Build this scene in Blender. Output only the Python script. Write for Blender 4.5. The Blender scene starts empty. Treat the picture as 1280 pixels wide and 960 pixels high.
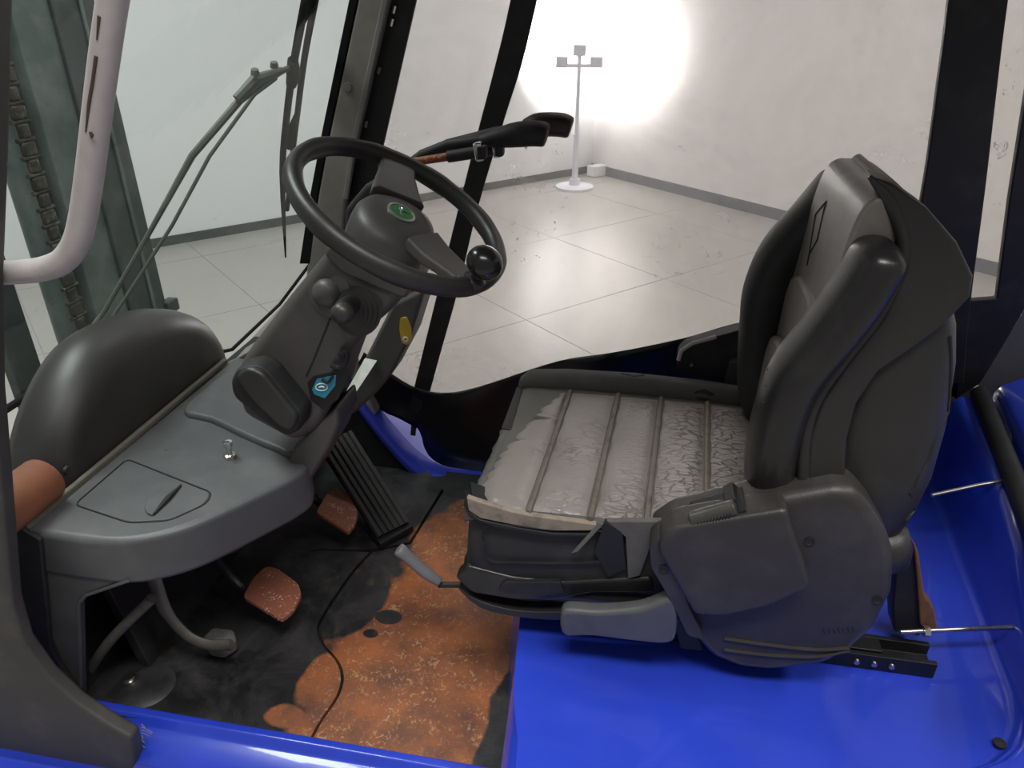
import bpy, bmesh, math, random
from mathutils import Vector, Matrix
random.seed(7)
SC = bpy.context.scene
COL = SC.collection
V = Vector
R = math.radians

# ------------------------------------------------------------------ camera
CAM_H, FOCAL, PITCH, YAW = 1.30, 924.0, R(28), R(10.5)
cd = bpy.data.cameras.new('camera')
cd.sensor_width = 36; cd.lens = FOCAL / 1280 * 36; cd.clip_start = .02; cd.clip_end = 100
cam = bpy.data.objects.new('camera', cd); COL.objects.link(cam)
cam.location = (0, 0, CAM_H); cam.rotation_euler = (R(90) - PITCH, 0, YAW)
SC.camera = cam
# ------------------------------------------------------------------ world, exposure
SC.view_settings.view_transform = 'Standard'; SC.view_settings.look = 'None'
SC.view_settings.gamma = 1; SC.view_settings.use_curve_mapping = False
SC.view_settings.exposure = 0.0
w = bpy.data.worlds.new('world'); SC.world = w; w.use_nodes = True
w.node_tree.nodes['Background'].inputs[0].default_value = (1, .975, .965, 1)
w.node_tree.nodes['Background'].inputs[1].default_value = .22

def area_light(name, loc, target, size, power, color=(1, 1, 1), sy=None):
    l = bpy.data.lights.new(name, 'AREA'); l.energy = power; l.color = color; l.size = size
    if sy: l.shape = 'RECTANGLE'; l.size_y = sy
    o = bpy.data.objects.new(name, l); COL.objects.link(o); o.location = loc
    o.rotation_euler = (V(target) - V(loc)).to_track_quat('-Z', 'Y').to_euler(); return o
# unseen overhead lights, added to brighten hood, console and seat
area_light('unseen_overhead_light', (.3, 4.6, 4.4), (.3, 4.4, 0), 3.0, 48, (1, .94, .92), .6)
area_light('unseen_overhead_light', (-2.4, 1.5, 4.2), (-2.2, 1.7, 0), 3.0, 160, (.97, 1, .98), .6)  # unseen front light, placed near the truck to brighten the console top
area_light('unseen_overhead_light', (3.0, .7, 4.2), (2.2, .9, 0), 2.6, 85, (1, .97, .95), .6)  # added rear light for the counterweight, hood rear and backrest
area_light('unseen_overhead_light', (.3, -.5, 4.2), (.1, 1.1, 0.3), 2.2, 110, (1, .97, .95), .7)  # added camera-side fill for the hood and seat housing

# ------------------------------------------------------------------ helpers
def ray(px, py):
    u = (px - 640) / FOCAL; v = (py - 480) / FOCAL
    f = math.cos(PITCH) - v * math.sin(PITCH); d = -(math.sin(PITCH) + v * math.cos(PITCH))
    return V((-f * math.sin(YAW) + u * math.cos(YAW), f * math.cos(YAW) + u * math.sin(YAW), d))
def U(px, py, X=None, Y=None, Z=None):
    """point of the plane X=, Y= or Z= that the photograph shows at pixel (px, py)"""
    r = ray(px, py); o = V((0, 0, CAM_H))
    t = (X - o.x) / r.x if X is not None else (Y - o.y) / r.y if Y is not None else (Z - o.z) / r.z
    return o + r * t
def UP(px, py, p, n):
    r = ray(px, py); o = V((0, 0, CAM_H)); n = V(n); return o + r * ((V(p) - o).dot(n) / r.dot(n))
from mathutils.bvhtree import BVHTree
_bvh = {}
def HIT(obj, px, py, off=0.0):
    """point where the surface of obj is seen at a pixel of the photograph, lifted off by a little"""
    if obj.name not in _bvh:
        b = BASE[obj.name]
        ob = obj.evaluated_get(bpy.context.evaluated_depsgraph_get()); me = ob.to_mesh()
        _bvh[obj.name] = BVHTree.FromPolygons([v.co + b for v in me.vertices], [tuple(p.vertices) for p in me.polygons]); ob.to_mesh_clear()
    r = ray(px, py).normalized(); h = _bvh[obj.name].ray_cast(V((0, 0, CAM_H)), r)
    if h[0] is None:
        q = _bvh[obj.name].find_nearest(V((0, 0, CAM_H)) + r * 1.3); return q[0]
    n = h[1] if h[1].dot(r) < 0 else -h[1]
    return h[0] + n * off
def HH(obj, pts, off=0.0): return [HIT(obj, a, b, off) for a, b in pts]
def UU(pts, **k): return [U(a, b, **k) for a, b in pts]
BASE = {}
def link(o, parent=None):
    COL.objects.link(o)
    if parent is not None: o.parent = parent
    return o
def thing(name, label, cat, loc=(0, 0, 0), group=None):
    o = bpy.data.objects.new(name, None); o.location = loc; o.empty_display_size = .05
    link(o); BASE[o.name] = V(loc); tag(o, label, cat, group); return o
def tag(o, label=None, cat=None, group=None, kind=None):
    if label: o['label'] = label
    if cat: o['category'] = cat
    if group: o['group'] = group
    if kind or cat: o['kind'] = kind or 'thing'
    return o
def mk(name, verts, faces, mat, parent=None, bevel=0, seg=2, sub=0, sharp=38, smooth=True, thick=0):
    b = BASE[parent.name] if parent is not None else V((0, 0, 0))
    me = bpy.data.meshes.new(name)
    me.from_pydata([tuple(V(v) - b) for v in verts], [], faces)
    bm = bmesh.new(); bm.from_mesh(me); bmesh.ops.recalc_face_normals(bm, faces=bm.faces); bm.to_mesh(me); bm.free()
    if smooth:
        me.polygons.foreach_set('use_smooth', [True] * len(me.polygons))
        me.set_sharp_from_angle(angle=R(sharp))
    me.materials.append(mat)
    o = bpy.data.objects.new(name, me); link(o, parent); BASE[o.name] = b
    if thick:
        m = o.modifiers.new('s', 'SOLIDIFY'); m.thickness = thick; m.offset = 0
    if bevel:
        m = o.modifiers.new('b', 'BEVEL'); m.width = bevel; m.segments = seg; m.limit_method = 'ANGLE'; m.angle_limit = R(35)
        m.harden_normals = False
        me.polygons.foreach_set('use_smooth', [True] * len(me.polygons))
        n = o.modifiers.new('w', 'WEIGHTED_NORMAL'); n.keep_sharp = False
    if sub:
        m = o.modifiers.new('u', 'SUBSURF'); m.levels = sub; m.render_levels = sub
    return o
def prism(name, pts, ext, mat, parent=None, bevel=0, seg=3, **k):
    n = len(pts); e = V(ext)
    vs = list(pts) + [p + e for p in pts]
    fs = [list(range(n)), list(range(2 * n - 1, n - 1, -1))] + [[i, (i + 1) % n, n + (i + 1) % n, n + i] for i in range(n)]
    return mk(name, vs, fs, mat, parent, bevel, seg, **k)
def loft(name, rings, mat, parent=None, caps=True, closed=True, **k):
    n = len(rings[0]); vs = [v for r in rings for v in r]; fs = []
    for i in range(len(rings) - 1):
        for j in range(n if closed else n - 1):
            fs.append([i * n + j, i * n + (j + 1) % n, (i + 1) * n + (j + 1) % n, (i + 1) * n + j])
    if caps and closed:
        fs.append(list(range(n))[::-1]); fs.append([(len(rings) - 1) * n + j for j in range(n)])
    return mk(name, vs, fs, mat, parent, **k)
def cr(pts, n=6, closed=False):
    """Catmull-Rom through points (any dimension)"""
    P = [V(p) for p in pts]; out = []; m = len(P)
    rng = range(m) if closed else range(m - 1)
    for i in rng:
        p0 = P[(i - 1) % m] if closed or i > 0 else P[0] * 2 - P[1]
        p1 = P[i]; p2 = P[(i + 1) % m]
        p3 = P[(i + 2) % m] if closed or i + 2 < m else P[-1] * 2 - P[-2]
        for k in range(n):
            t = k / n
            out.append(.5 * ((2 * p1) + (p2 - p0) * t + (2 * p0 - 5 * p1 + 4 * p2 - p3) * t * t + (3 * p1 - p0 - 3 * p2 + p3) * t ** 3))
    if not closed: out.append(P[-1])
    return out
def fillet(pts, r, seg=4):
    out = []; n = len(pts)
    for i in range(n):
        a, b, c = pts[i - 1], pts[i], pts[(i + 1) % n]
        d1 = (a - b); d2 = (c - b); rr = min(r, d1.length * .45, d2.length * .45)
        p = b + d1.normalized() * rr; q = b + d2.normalized() * rr
        for k in range(seg + 1):
            t = k / seg
            out.append(p * (1 - t) ** 2 + b * 2 * t * (1 - t) + q * t * t)
    return out
def tube_data(pts, r, n=10, caps=True, flat=1.0):
    P = [V(p) for p in pts]; vs = []; fs = []; m = len(P)
    up = None
    for i, p in enumerate(P):
        t = (P[min(i + 1, m - 1)] - P[max(i - 1, 0)]).normalized()
        if up is None:
            up = t.cross(V((0, 0, 1)))
            if up.length < .1: up = t.cross(V((0, 1, 0)))
            up.normalize()
        up = (up - t * up.dot(t)).normalized(); b = t.cross(up)
        rr = r[i] if isinstance(r, (list, tuple)) else r
        for j in range(n):
            a = 2 * math.pi * j / n
            vs.append(p + up * math.cos(a) * rr + b * math.sin(a) * rr * flat)
    for i in range(m - 1):
        for j in range(n): fs.append([i * n + j, i * n + (j + 1) % n, (i + 1) * n + (j + 1) % n, (i + 1) * n + j])
    if caps: fs.append(list(range(n))[::-1]); fs.append([(m - 1) * n + j for j in range(n)])
    return vs, fs
def tube(name, pts, r, mat, parent=None, n=10, flat=1.0, **k):
    vs, fs = tube_data(pts, r, n, True, flat); return mk(name, vs, fs, mat, parent, **k)
def lathe(name, prof, origin, axis, mat, parent=None, n=24, **k):
    """prof: list of (radius, distance along axis)"""
    ax = V(axis).normalized(); a = ax.cross(V((0, 0, 1)))
    if a.length < .1: a = ax.cross(V((1, 0, 0)))
    a.normalize(); b = ax.cross(a); o = V(origin)
    rings = [[o + ax * h + (a * math.cos(2 * math.pi * j / n) + b * math.sin(2 * math.pi * j / n)) * max(r, 1e-4) for j in range(n)] for r, h in prof]
    return loft(name, rings, mat, parent, **k)
def box(name, c, s, mat, parent=None, rot=None, bevel=0, seg=2, **k):
    c = V(c); h = V(s) / 2; M = rot.to_3x3() if rot is not None else Matrix.Identity(3)
    vs = [c + M @ V((x * h.x, y * h.y, z * h.z)) for x in (-1, 1) for y in (-1, 1) for z in (-1, 1)]
    fs = [[0, 1, 3, 2], [4, 6, 7, 5], [0, 4, 5, 1], [2, 3, 7, 6], [0, 2, 6, 4], [1, 5, 7, 3]]
    return mk(name, vs, fs, mat, parent, bevel, seg, **k)
def multi(name, items, mat, parent=None, **k):
    vs = []; fs = []
    for v, f in items:
        n = len(vs); vs += list(v); fs += [[i + n for i in q] for q in f]
    return mk(name, vs, fs, mat, parent, **k)

# ------------------------------------------------------------------ materials
def nodes(name):
    m = bpy.data.materials.new(name); m.use_nodes = True; nt = m.node_tree
    return m, nt, nt.nodes['Principled BSDF']
def N(nt, t, **k):
    n = nt.nodes.new(t)
    for a, v in k.items():
        if a.startswith('i_'): n.inputs[a[2:].replace('_', ' ')].default_value = v
        else: setattr(n, a, v)
    return n
def ramp(nt, fac, stops):
    r = nt.nodes.new('ShaderNodeValToRGB'); e = r.color_ramp.elements
    while len(e) < len(stops): e.new(.5)
    for s, (p, c) in zip(e, stops):
        s.position = p; s.color = (c, c, c, 1) if not isinstance(c, tuple) else (*c, 1)
    nt.links.new(fac, r.inputs[0]); return r.outputs[0]
def coords(nt, scale=(1, 1, 1)):
    t = nt.nodes.new('ShaderNodeTexCoord'); mp = nt.nodes.new('ShaderNodeMapping'); mp.inputs['Scale'].default_value = scale
    nt.links.new(t.outputs['Object'], mp.inputs['Vector']); return mp.outputs[0]
def noise(nt, vec, scale, detail=4, rough=.55, dist=0):
    n = nt.nodes.new('ShaderNodeTexNoise'); n.inputs['Scale'].default_value = scale; n.inputs['Detail'].default_value = detail
    n.inputs['Roughness'].default_value = rough; n.inputs['Distortion'].default_value = dist
    nt.links.new(vec, n.inputs['Vector']); return n.outputs['Fac']
def mixc(nt, fac, a, b):
    m = nt.nodes.new('ShaderNodeMix'); m.data_type = 'RGBA'
    if isinstance(fac, (int, float)): m.inputs['Factor'].default_value = fac
    else: nt.links.new(fac, m.inputs['Factor'])
    for s, c in ((6, a), (7, b)):
        if isinstance(c, tuple): m.inputs[s].default_value = (*c, 1)
        else: nt.links.new(c, m.inputs[s])
    return m.outputs[2]
def math_(nt, op, a, b=0, c=0):
    m = nt.nodes.new('ShaderNodeMath'); m.operation = op
    for i, x in enumerate((a, b, c)):
        if isinstance(x, (int, float)): m.inputs[i].default_value = x
        else: nt.links.new(x, m.inputs[i])
    return m.outputs[0]
def bump(nt, bs, h, strength, dist=.002):
    b = nt.nodes.new('ShaderNodeBump'); b.inputs['Strength'].default_value = strength; b.inputs['Distance'].default_value = dist
    nt.links.new(h, b.inputs['Height']); nt.links.new(b.outputs[0], bs.inputs['Normal'])
def plain(name, col, rough=.5, metal=0, dirt=None, dscale=6, damt=(.5, .75), grain=0, gscale=400, spec=.5, coat=0):
    m, nt, bs = nodes(name)
    bs.inputs['Roughness'].default_value = rough; bs.inputs['Metallic'].default_value = metal
    bs.inputs['Specular IOR Level'].default_value = spec; bs.inputs['Coat Weight'].default_value = coat
    vec = coords(nt)
    base = mixc(nt, noise(nt, vec, dscale * 2.3, 5), tuple(c * .82 for c in col), tuple(min(1, c * 1.15) for c in col))
    if dirt:
        base = mixc(nt, ramp(nt, noise(nt, vec, dscale, 6, .65), [(damt[0], 0.), (damt[1], 1.)]), base, dirt)
    nt.links.new(base, bs.inputs['Base Color'])
    if grain: bump(nt, bs, noise(nt, vec, gscale, 2), grain, .001)
    return m
PLASTIC = plain('black plastic', (.023, .022, .0215), .42, dirt=(.042, .040, .037), dscale=5, grain=.25)
DASH = plain('dusty console plastic', (.078, .079, .083), .44, dirt=(.135, .135, .14), dscale=4, damt=(.45, .8), grain=.3)
COWL = plain('column plastic', (.078, .072, .069), .46, dirt=(.11, .104, .098), dscale=7, damt=(.5, .85), grain=.25)
POD = plain('grey black plastic', (.037, .034, .032), .42, dirt=(.06, .058, .056), dscale=8, grain=.3)
FENDER = plain('fender plastic', (.034, .032, .031), .42, dirt=(.05, .047, .044), dscale=4, grain=.15)
RUBBER = plain('black rubber', (.012, .012, .013), .6, dirt=(.03, .03, .03), dscale=9)
BLACK = plain('black vinyl', (.008, .008, .010), .35, grain=.6, gscale=14)
STRAP = plain('black strap', (.010, .009, .009), .5, dirt=(.03, .027, .025), dscale=14)
RUBBERCLOTH = plain('worn rubber skin', (.05, .047, .044), .6, dirt=(.12, .108, .095), dscale=5, damt=(.5, .85), grain=.4, gscale=60)
DARKSTEEL = plain('black steel', (.014, .014, .015), .4, .3, dirt=(.05, .03, .02), dscale=18, damt=(.6, .75))
TAN = plain('torn lining', (.30, .25, .20), .9, dirt=(.10, .085, .07), dscale=20, grain=.6, gscale=80)
FOAM = plain('black foam', (.03, .03, .031), .7, dirt=(.055, .055, .055), dscale=10, grain=.4, gscale=90)
GREYCLOTH = plain('worn grey cloth', (.115, .112, .105), .75, dirt=(.07, .068, .064), dscale=14, grain=.6, gscale=200)
VINYL = plain('seat vinyl', (.052, .049, .046), .36, dirt=(.085, .08, .074), dscale=9, damt=(.5, .8), grain=.35, gscale=260)
BOLSTER = plain('bolster vinyl', (.016, .0152, .0155), .32, dirt=(.034, .031, .030), dscale=7, grain=.2, gscale=200)
LEVERGREY = plain('grey lever plastic', (.16, .165, .175), .45, dirt=(.10, .10, .105), dscale=12)
RAILPAINT = plain('grey handrail paint', (.44, .405, .40), .42, dirt=(.36, .33, .32), dscale=20, damt=(.6, .8))
STEEL = plain('bright steel', (.62, .60, .56), .28, 1.0, dirt=(.25, .2, .16), dscale=40, damt=(.6, .75))
CHROME = plain('chrome', (.8, .8, .8), .15, 1.0)
PILLARGREY = plain('dusty pillar paint', (.27, .25, .225), .55, dirt=(.17, .16, .145), dscale=6, damt=(.45, .8))
MAST = plain('mast paint', (.055, .085, .08), .45, .1, dirt=(.19, .225, .205), dscale=4, damt=(.40, .8))
MASTDARK = plain('mast paint dark', (.025, .037, .037), .4, .1, dirt=(.07, .085, .08), dscale=8)
CHAIN = plain('greased chain', (.04, .038, .03), .5, .5, dirt=(.17, .16, .13), dscale=40)
WIPER = plain('wiper paint', (.085, .095, .085), .6, dirt=(.15, .15, .13), dscale=12)
WIPERBLK = plain('wiper rubber', (.009, .010, .010), .8, spec=.15)
BROWN = plain('brown paint', (.27, .095, .05), .55, dirt=(.22, .075, .04), dscale=22, damt=(.5, .85))
BLUE = plain('blue paint', (.024, .056, .54), .26, coat=.5, dirt=(.02, .045, .42), dscale=3, damt=(.5, .9))
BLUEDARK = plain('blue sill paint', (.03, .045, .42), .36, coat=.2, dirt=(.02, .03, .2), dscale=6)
WHITE = plain('white label', (.88, .88, .80), .5, dirt=(.5, .5, .42), dscale=20)
STICKBLUE = plain('blue sticker', (.03, .28, .42), .4)
YELLOW = plain('yellow tag plastic', (.60, .38, .03), .35)
GREEN = plain('green badge', (.03, .20, .06), .3)
BADGERING = plain('badge rim', (.55, .58, .55), .3, .6)
LAMPGREY = plain('lamp stand paint', (.72, .74, .80), .5)

def rustmat(name, specks=True):
    m, nt, bs = nodes(name); vec = coords(nt)
    c = mixc(nt, ramp(nt, noise(nt, vec, 9, 6, .65), [(.35, 0.), (.65, 1.)]), (.30, .075, .022), (.19, .055, .025))
    n2 = ramp(nt, noise(nt, vec, 90, 3, .6, 1.0), [(.60, 0.), (.70, 1.)])
    c = mixc(nt, math_(nt, 'MULTIPLY', n2, .8), c, (.50, .34, .20))
    nt.links.new(c, bs.inputs['Base Color']); bs.inputs['Roughness'].default_value = .6
    bump(nt, bs, noise(nt, vec, 120, 3), .4, .002); return m
RUSTPAD = None
def padmat():
    m, nt, bs = nodes('worn brown pedal pad'); vec = coords(nt)
    c = mixc(nt, noise(nt, vec, 25, 4), (.30, .10, .055), (.22, .075, .045))
    v = nt.nodes.new('ShaderNodeTexVoronoi'); v.inputs['Scale'].default_value = 170; nt.links.new(vec, v.inputs['Vector'])
    sp = math_(nt, 'MULTIPLY', ramp(nt, v.outputs['Distance'], [(.25, 1.), (.4, 0.)]), ramp(nt, noise(nt, vec, 40, 3), [(.5, 0.), (.62, 1.)]))
    c = mixc(nt, sp, c, (.62, .50, .36)); nt.links.new(c, bs.inputs['Base Color']); bs.inputs['Roughness'].default_value = .6
    bump(nt, bs, v.outputs['Distance'], .35, .001); return m
RUSTPAD = padmat()

def floormat():
    """black coated steel; the coating is worn through to rust round the driver's feet (object coordinates = cab coordinates)"""
    m, nt, bs = nodes('worn cab floor'); vec = coords(nt)
    sx = nt.nodes.new('ShaderNodeSeparateXYZ'); nt.links.new(vec, sx.inputs[0]); X, Y = sx.outputs[0], sx.outputs[1]
    def blob(cx, cy, rx, ry):
        dx = math_(nt, 'DIVIDE', math_(nt, 'SUBTRACT', X, cx), rx); dy = math_(nt, 'DIVIDE', math_(nt, 'SUBTRACT', Y, cy), ry)
        return math_(nt, 'SUBTRACT', 1, math_(nt, 'SQRT', math_(nt, 'ADD', math_(nt, 'MULTIPLY', dx, dx), math_(nt, 'MULTIPLY', dy, dy))))
    b = blob(-.40, 1.12, .24, .31)
    for q in ((-.43, 1.42, .13, .24), (-.33, .93, .24, .14), (-.50, .90, .13, .10), (-.60, 1.0, .05, .09), (-.63, .905, .05, .03)):
        b = math_(nt, 'MAXIMUM', b, blob(*q))
    wob = math_(nt, 'MULTIPLY', math_(nt, 'SUBTRACT', noise(nt, vec, 8, 6, .6), .5), .9)
    worn = blob(-.63, 1.24, .10, .13)       # coating still there beside the pedal
    b = math_(nt, 'SUBTRACT', b, math_(nt, 'MULTIPLY', math_(nt, 'MAXIMUM', worn, 0), 1.6))
    for q in ((-.515, 1.20, .035, .025), (-.54, 1.145, .02, .014)):
        b = math_(nt, 'SUBTRACT', b, math_(nt, 'MULTIPLY', math_(nt, 'MAXIMUM', blob(*q), 0), 3))
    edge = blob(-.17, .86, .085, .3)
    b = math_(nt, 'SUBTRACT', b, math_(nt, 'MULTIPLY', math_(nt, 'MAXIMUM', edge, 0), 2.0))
    mask = ramp(nt, math_(nt, 'ADD', b, wob), [(.0, 0.), (.16, 1.)])
    rust = mixc(nt, ramp(nt, noise(nt, vec, 7, 6, .65), [(.36, 0.), (.62, 1.)]), (.34, .105, .032), (.13, .050, .028))
    fl = ramp(nt, noise(nt, vec, 75, 3, .6, 1.5), [(.56, 0.), (.66, 1.)])
    fl = math_(nt, 'MULTIPLY', fl, ramp(nt, noise(nt, vec, 6, 3), [(.4, .2), (.6, .9)]))
    rust = mixc(nt, fl, rust, (.46, .27, .13))
    blk = mixc(nt, ramp(nt, noise(nt, vec, 6, 6, .7, .6), [(.42, 0.), (.72, 1.)]), (.012, .012, .013), (.060, .058, .058))
    blk = mixc(nt, ramp(nt, noise(nt, vec, 11, 6, .7), [(.60, 0.), (.72, .7)]), blk, (.11, .068, .045))
    nt.links.new(mixc(nt, mask, blk, rust), bs.inputs['Base Color'])
    nt.links.new(ramp(nt, mask, [(0, .42), (1, .62)]), bs.inputs['Roughness'])
    bump(nt, bs, noise(nt, vec, 90, 4), .35, .002); return m
FLOORMAT = floormat()
PLATEBLK = plain('black rubber mat', (.018, .018, .019), .48, dirt=(.085, .083, .082), dscale=6, damt=(.42, .8), grain=.3, gscale=120)

def leather():
    m, nt, bs = nodes('cracked seat leather'); vec = coords(nt); wv = coords(nt, (1.0, 2.6, 1))
    base = mixc(nt, noise(nt, vec, 9, 5), (.22, .198, .184), (.29, .264, .245))
    nn = nt.nodes.new('ShaderNodeTexNoise'); nn.inputs['Scale'].default_value = 25; nt.links.new(wv, nn.inputs['Vector'])
    va = nt.nodes.new('ShaderNodeVectorMath'); va.operation = 'MULTIPLY_ADD'; va.inputs[1].default_value = (.03, .03, .03)
    nt.links.new(nn.outputs['Color'], va.inputs[0]); nt.links.new(wv, va.inputs[2])
    v = nt.nodes.new('ShaderNodeTexVoronoi'); v.feature = 'DISTANCE_TO_EDGE'; v.inputs['Scale'].default_value = 34
    nt.links.new(va.outputs[0], v.inputs['Vector'])
    crack = ramp(nt, v.outputs['Distance'], [(.0, 1.), (.09, 0.)])
    sx = nt.nodes.new('ShaderNodeSeparateXYZ'); nt.links.new(vec, sx.inputs[0])
    grow = math_(nt, 'ADD', math_(nt, 'MULTIPLY', sx.outputs[0], 1.1), noise(nt, vec, 5, 3))
    msk = ramp(nt, grow, [(.34, .0), (.58, 1.)])
    crack = math_(nt, 'MULTIPLY', crack, msk)
    c = mixc(nt, math_(nt, 'MULTIPLY', crack, .75), base, (.06, .05, .045)); nt.links.new(c, bs.inputs['Base Color'])
    bs.inputs['Roughness'].default_value = .30
    h = math_(nt, 'SUBTRACT', math_(nt, 'MULTIPLY', noise(nt, wv, 45, 4), .5), math_(nt, 'MULTIPLY', crack, 1.2))
    bump(nt, bs, h, .55, .004); return m
LEATHER = leather()
WELT = plain('seat welt', (.17, .145, .12), .45, dirt=(.08, .065, .05), dscale=30)
BACKLEATHER = plain('seat back leather', (.20, .185, .17), .32, dirt=(.27, .25, .23), dscale=8, grain=.3, gscale=200)

def concrete():
    m, nt, bs = nodes('warehouse concrete'); vec = coords(nt)
    c = mixc(nt, noise(nt, vec, .9, 6, .6), (.34, .328, .30), (.42, .403, .378))
    c = mixc(nt, ramp(nt, noise(nt, vec, 5, 6, .7), [(.58, 0.), (.75, .5)]), c, (.30, .28, .24)); nt.links.new(c, bs.inputs['Base Color'])
    bs.inputs['Roughness'].default_value = .32; bs.inputs['Specular IOR Level'].default_value = .45
    bump(nt, bs, noise(nt, vec, 14, 4), .08, .01); return m
CONCRETE = concrete()
JOINT = plain('joint filler', (.37, .355, .325), .8)
def wallmat(name, col, streak):
    m, nt, bs = nodes(name); vec = coords(nt, (1, 1, .12))
    c = mixc(nt, noise(nt, vec, 2.2, 5), tuple(k * .94 for k in col), col)
    c = mixc(nt, ramp(nt, noise(nt, coords(nt), 3.5, 6, .7), [(.60, 0.), (.78, streak)]), c, tuple(k * .72 for k in col))
    nt.links.new(c, bs.inputs['Base Color']); bs.inputs['Roughness'].default_value = .6; return m
WALLA = wallmat('white wall paint', (.74, .76, .77), .1)
WALLB = wallmat('old white wall paint', (.74, .72, .70), .35)
SKIRT = plain('grey skirting', (.12, .135, .145), .5, dirt=(.2, .21, .22), dscale=4)

def film(name, clear, hazecol, haze, tint, rough, mirror=.45, lo=.55):
    """clear sheet: light passes, part is scattered by scratches and dirt, part is mirrored"""
    m, nt, bs = nodes(name); nt.nodes.remove(bs); out = nt.nodes['Material Output']; vec = coords(nt)
    tr = N(nt, 'ShaderNodeBsdfTransparent'); tr.inputs[0].default_value = (*tint, 1)
    df = N(nt, 'ShaderNodeBsdfDiffuse'); df.inputs[0].default_value = (*hazecol, 1)
    tl = N(nt, 'ShaderNodeBsdfTranslucent'); tl.inputs[0].default_value = (*hazecol, 1)
    ad = N(nt, 'ShaderNodeMixShader'); ad.inputs[0].default_value = .6; nt.links.new(df.outputs[0], ad.inputs[1]); nt.links.new(tl.outputs[0], ad.inputs[2])
    mx = N(nt, 'ShaderNodeMixShader')
    f = ramp(nt, noise(nt, vec, 3.2, 6, .65, .5), [(.3, haze * .6), (.75, haze * 1.5)]); nt.links.new(f, mx.inputs[0])
    nt.links.new(tr.outputs[0], mx.inputs[1]); nt.links.new(ad.outputs[0], mx.inputs[2])
    dk = N(nt, 'ShaderNodeBsdfDiffuse'); dk.inputs[0].default_value = (.16, .12, .09, 1)
    sm = math_(nt, 'MULTIPLY', ramp(nt, noise(nt, vec, 34, 4, .7, 1.2), [(.60, 0.), (.68, 1.)]), ramp(nt, noise(nt, vec, 3.1, 3), [(lo, 0.), (lo + .11, clear)]))
    m2 = N(nt, 'ShaderNodeMixShader'); nt.links.new(sm, m2.inputs[0]); nt.links.new(mx.outputs[0], m2.inputs[1]); nt.links.new(dk.outputs[0], m2.inputs[2])
    gl = N(nt, 'ShaderNodeBsdfGlossy'); gl.inputs['Roughness'].default_value = rough
    b = N(nt, 'ShaderNodeBump'); b.inputs['Strength'].default_value = .25; b.inputs['Distance'].default_value = .01
    nt.links.new(noise(nt, vec, 6, 3), b.inputs['Height']); nt.links.new(b.outputs[0], gl.inputs['Normal'])
    lw = N(nt, 'ShaderNodeLayerWeight'); lw.inputs[0].default_value = .5
    fr = math_(nt, 'ADD', .035, math_(nt, 'MULTIPLY', math_(nt, 'POWER', lw.outputs['Facing'], 4.0), mirror))
    m3 = N(nt, 'ShaderNodeMixShader'); nt.links.new(fr, m3.inputs[0]); nt.links.new(m2.outputs[0], m3.inputs[1]); nt.links.new(gl.outputs[0], m3.inputs[2])
    nt.links.new(m3.outputs[0], out.inputs[0]); return m
PVC = film('clear curtain film', .75, (.85, .79, .76), .24, (.97, .935, .925), .12)
PVCOLD = film('stained curtain film', .8, (.80, .72, .66), .24, (.96, .925, .90), .15, .45, .44)
GLASS = film('windscreen glass', .25, (.72, .78, .74), .007, (.88, .93, .91), .03, .12)
def emissive(name, col, s):
    m, nt, bs = nodes(name); bs.inputs['Emission Color'].default_value = (*col, 1); bs.inputs['Emission Strength'].default_value = s
    return m
LAMPGLOW = emissive('floodlight glass', (1, .98, .95), 14)

# ================================================================== THE WAREHOUSE
G = -.55
K = V((-.68, 8.73, G)); E1 = V((.680, .733, 0)).normalized(); E2 = V((.733, -.680, 0)).normalized()
def struct(o, *a): o['kind'] = 'structure'; return o
fl = struct(prism('floor', [K + E1 * a + E2 * b + V((0, 0, -.004)) for a, b in ((-13, -.5), (.5, -.5), (.5, 12), (-13, 12))], (0, 0, -.1), JOINT))
slab0 = None
S = 1.27
for i in range(-9, 1):
    for j in range(-1, 8):
        a0, a1 = -4.54 + S * (i + 3), -4.54 + S * (i + 4); b0, b1 = .46 + S * j, .46 + S * (j + 1)
        a1 = min(a1, 0); b0 = max(b0, 0)
        if a1 - a0 < .1 or b1 - b0 < .1: continue
        g = .003
        prism('floor_slab', [K + E1 * a + E2 * b for a, b in ((a0 + g, b0 + g), (a1 - g, b0 + g), (a1 - g, b1 - g), (a0 + g, b1 - g))], (0, 0, -.0035), CONCRETE, fl, smooth=False)
def wallslab(name, a, d, n, L, mat, h=5.0, t=.15, z0=0):
    return struct(prism(name, [a + V((0, 0, z0)), a + d * L + V((0, 0, z0)), a + d * L + V((0, 0, h)), a + V((0, 0, h))], n * t, mat))
wallslab('wall_left', K, -E1, -E2, 13, WALLA)
wallslab('wall_right', K, E2, E1, 12, WALLB)
wallslab('baseboard_left', K + E2 * .012, -E1, -E2, 13, plain('dark skirting', (.06, .068, .07), .5, dirt=(.12, .125, .125), dscale=4), .075, .012)
wallslab('baseboard_right', K - E1 * .012, E2, E1, 12, SKIRT, .10, .012)

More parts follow.
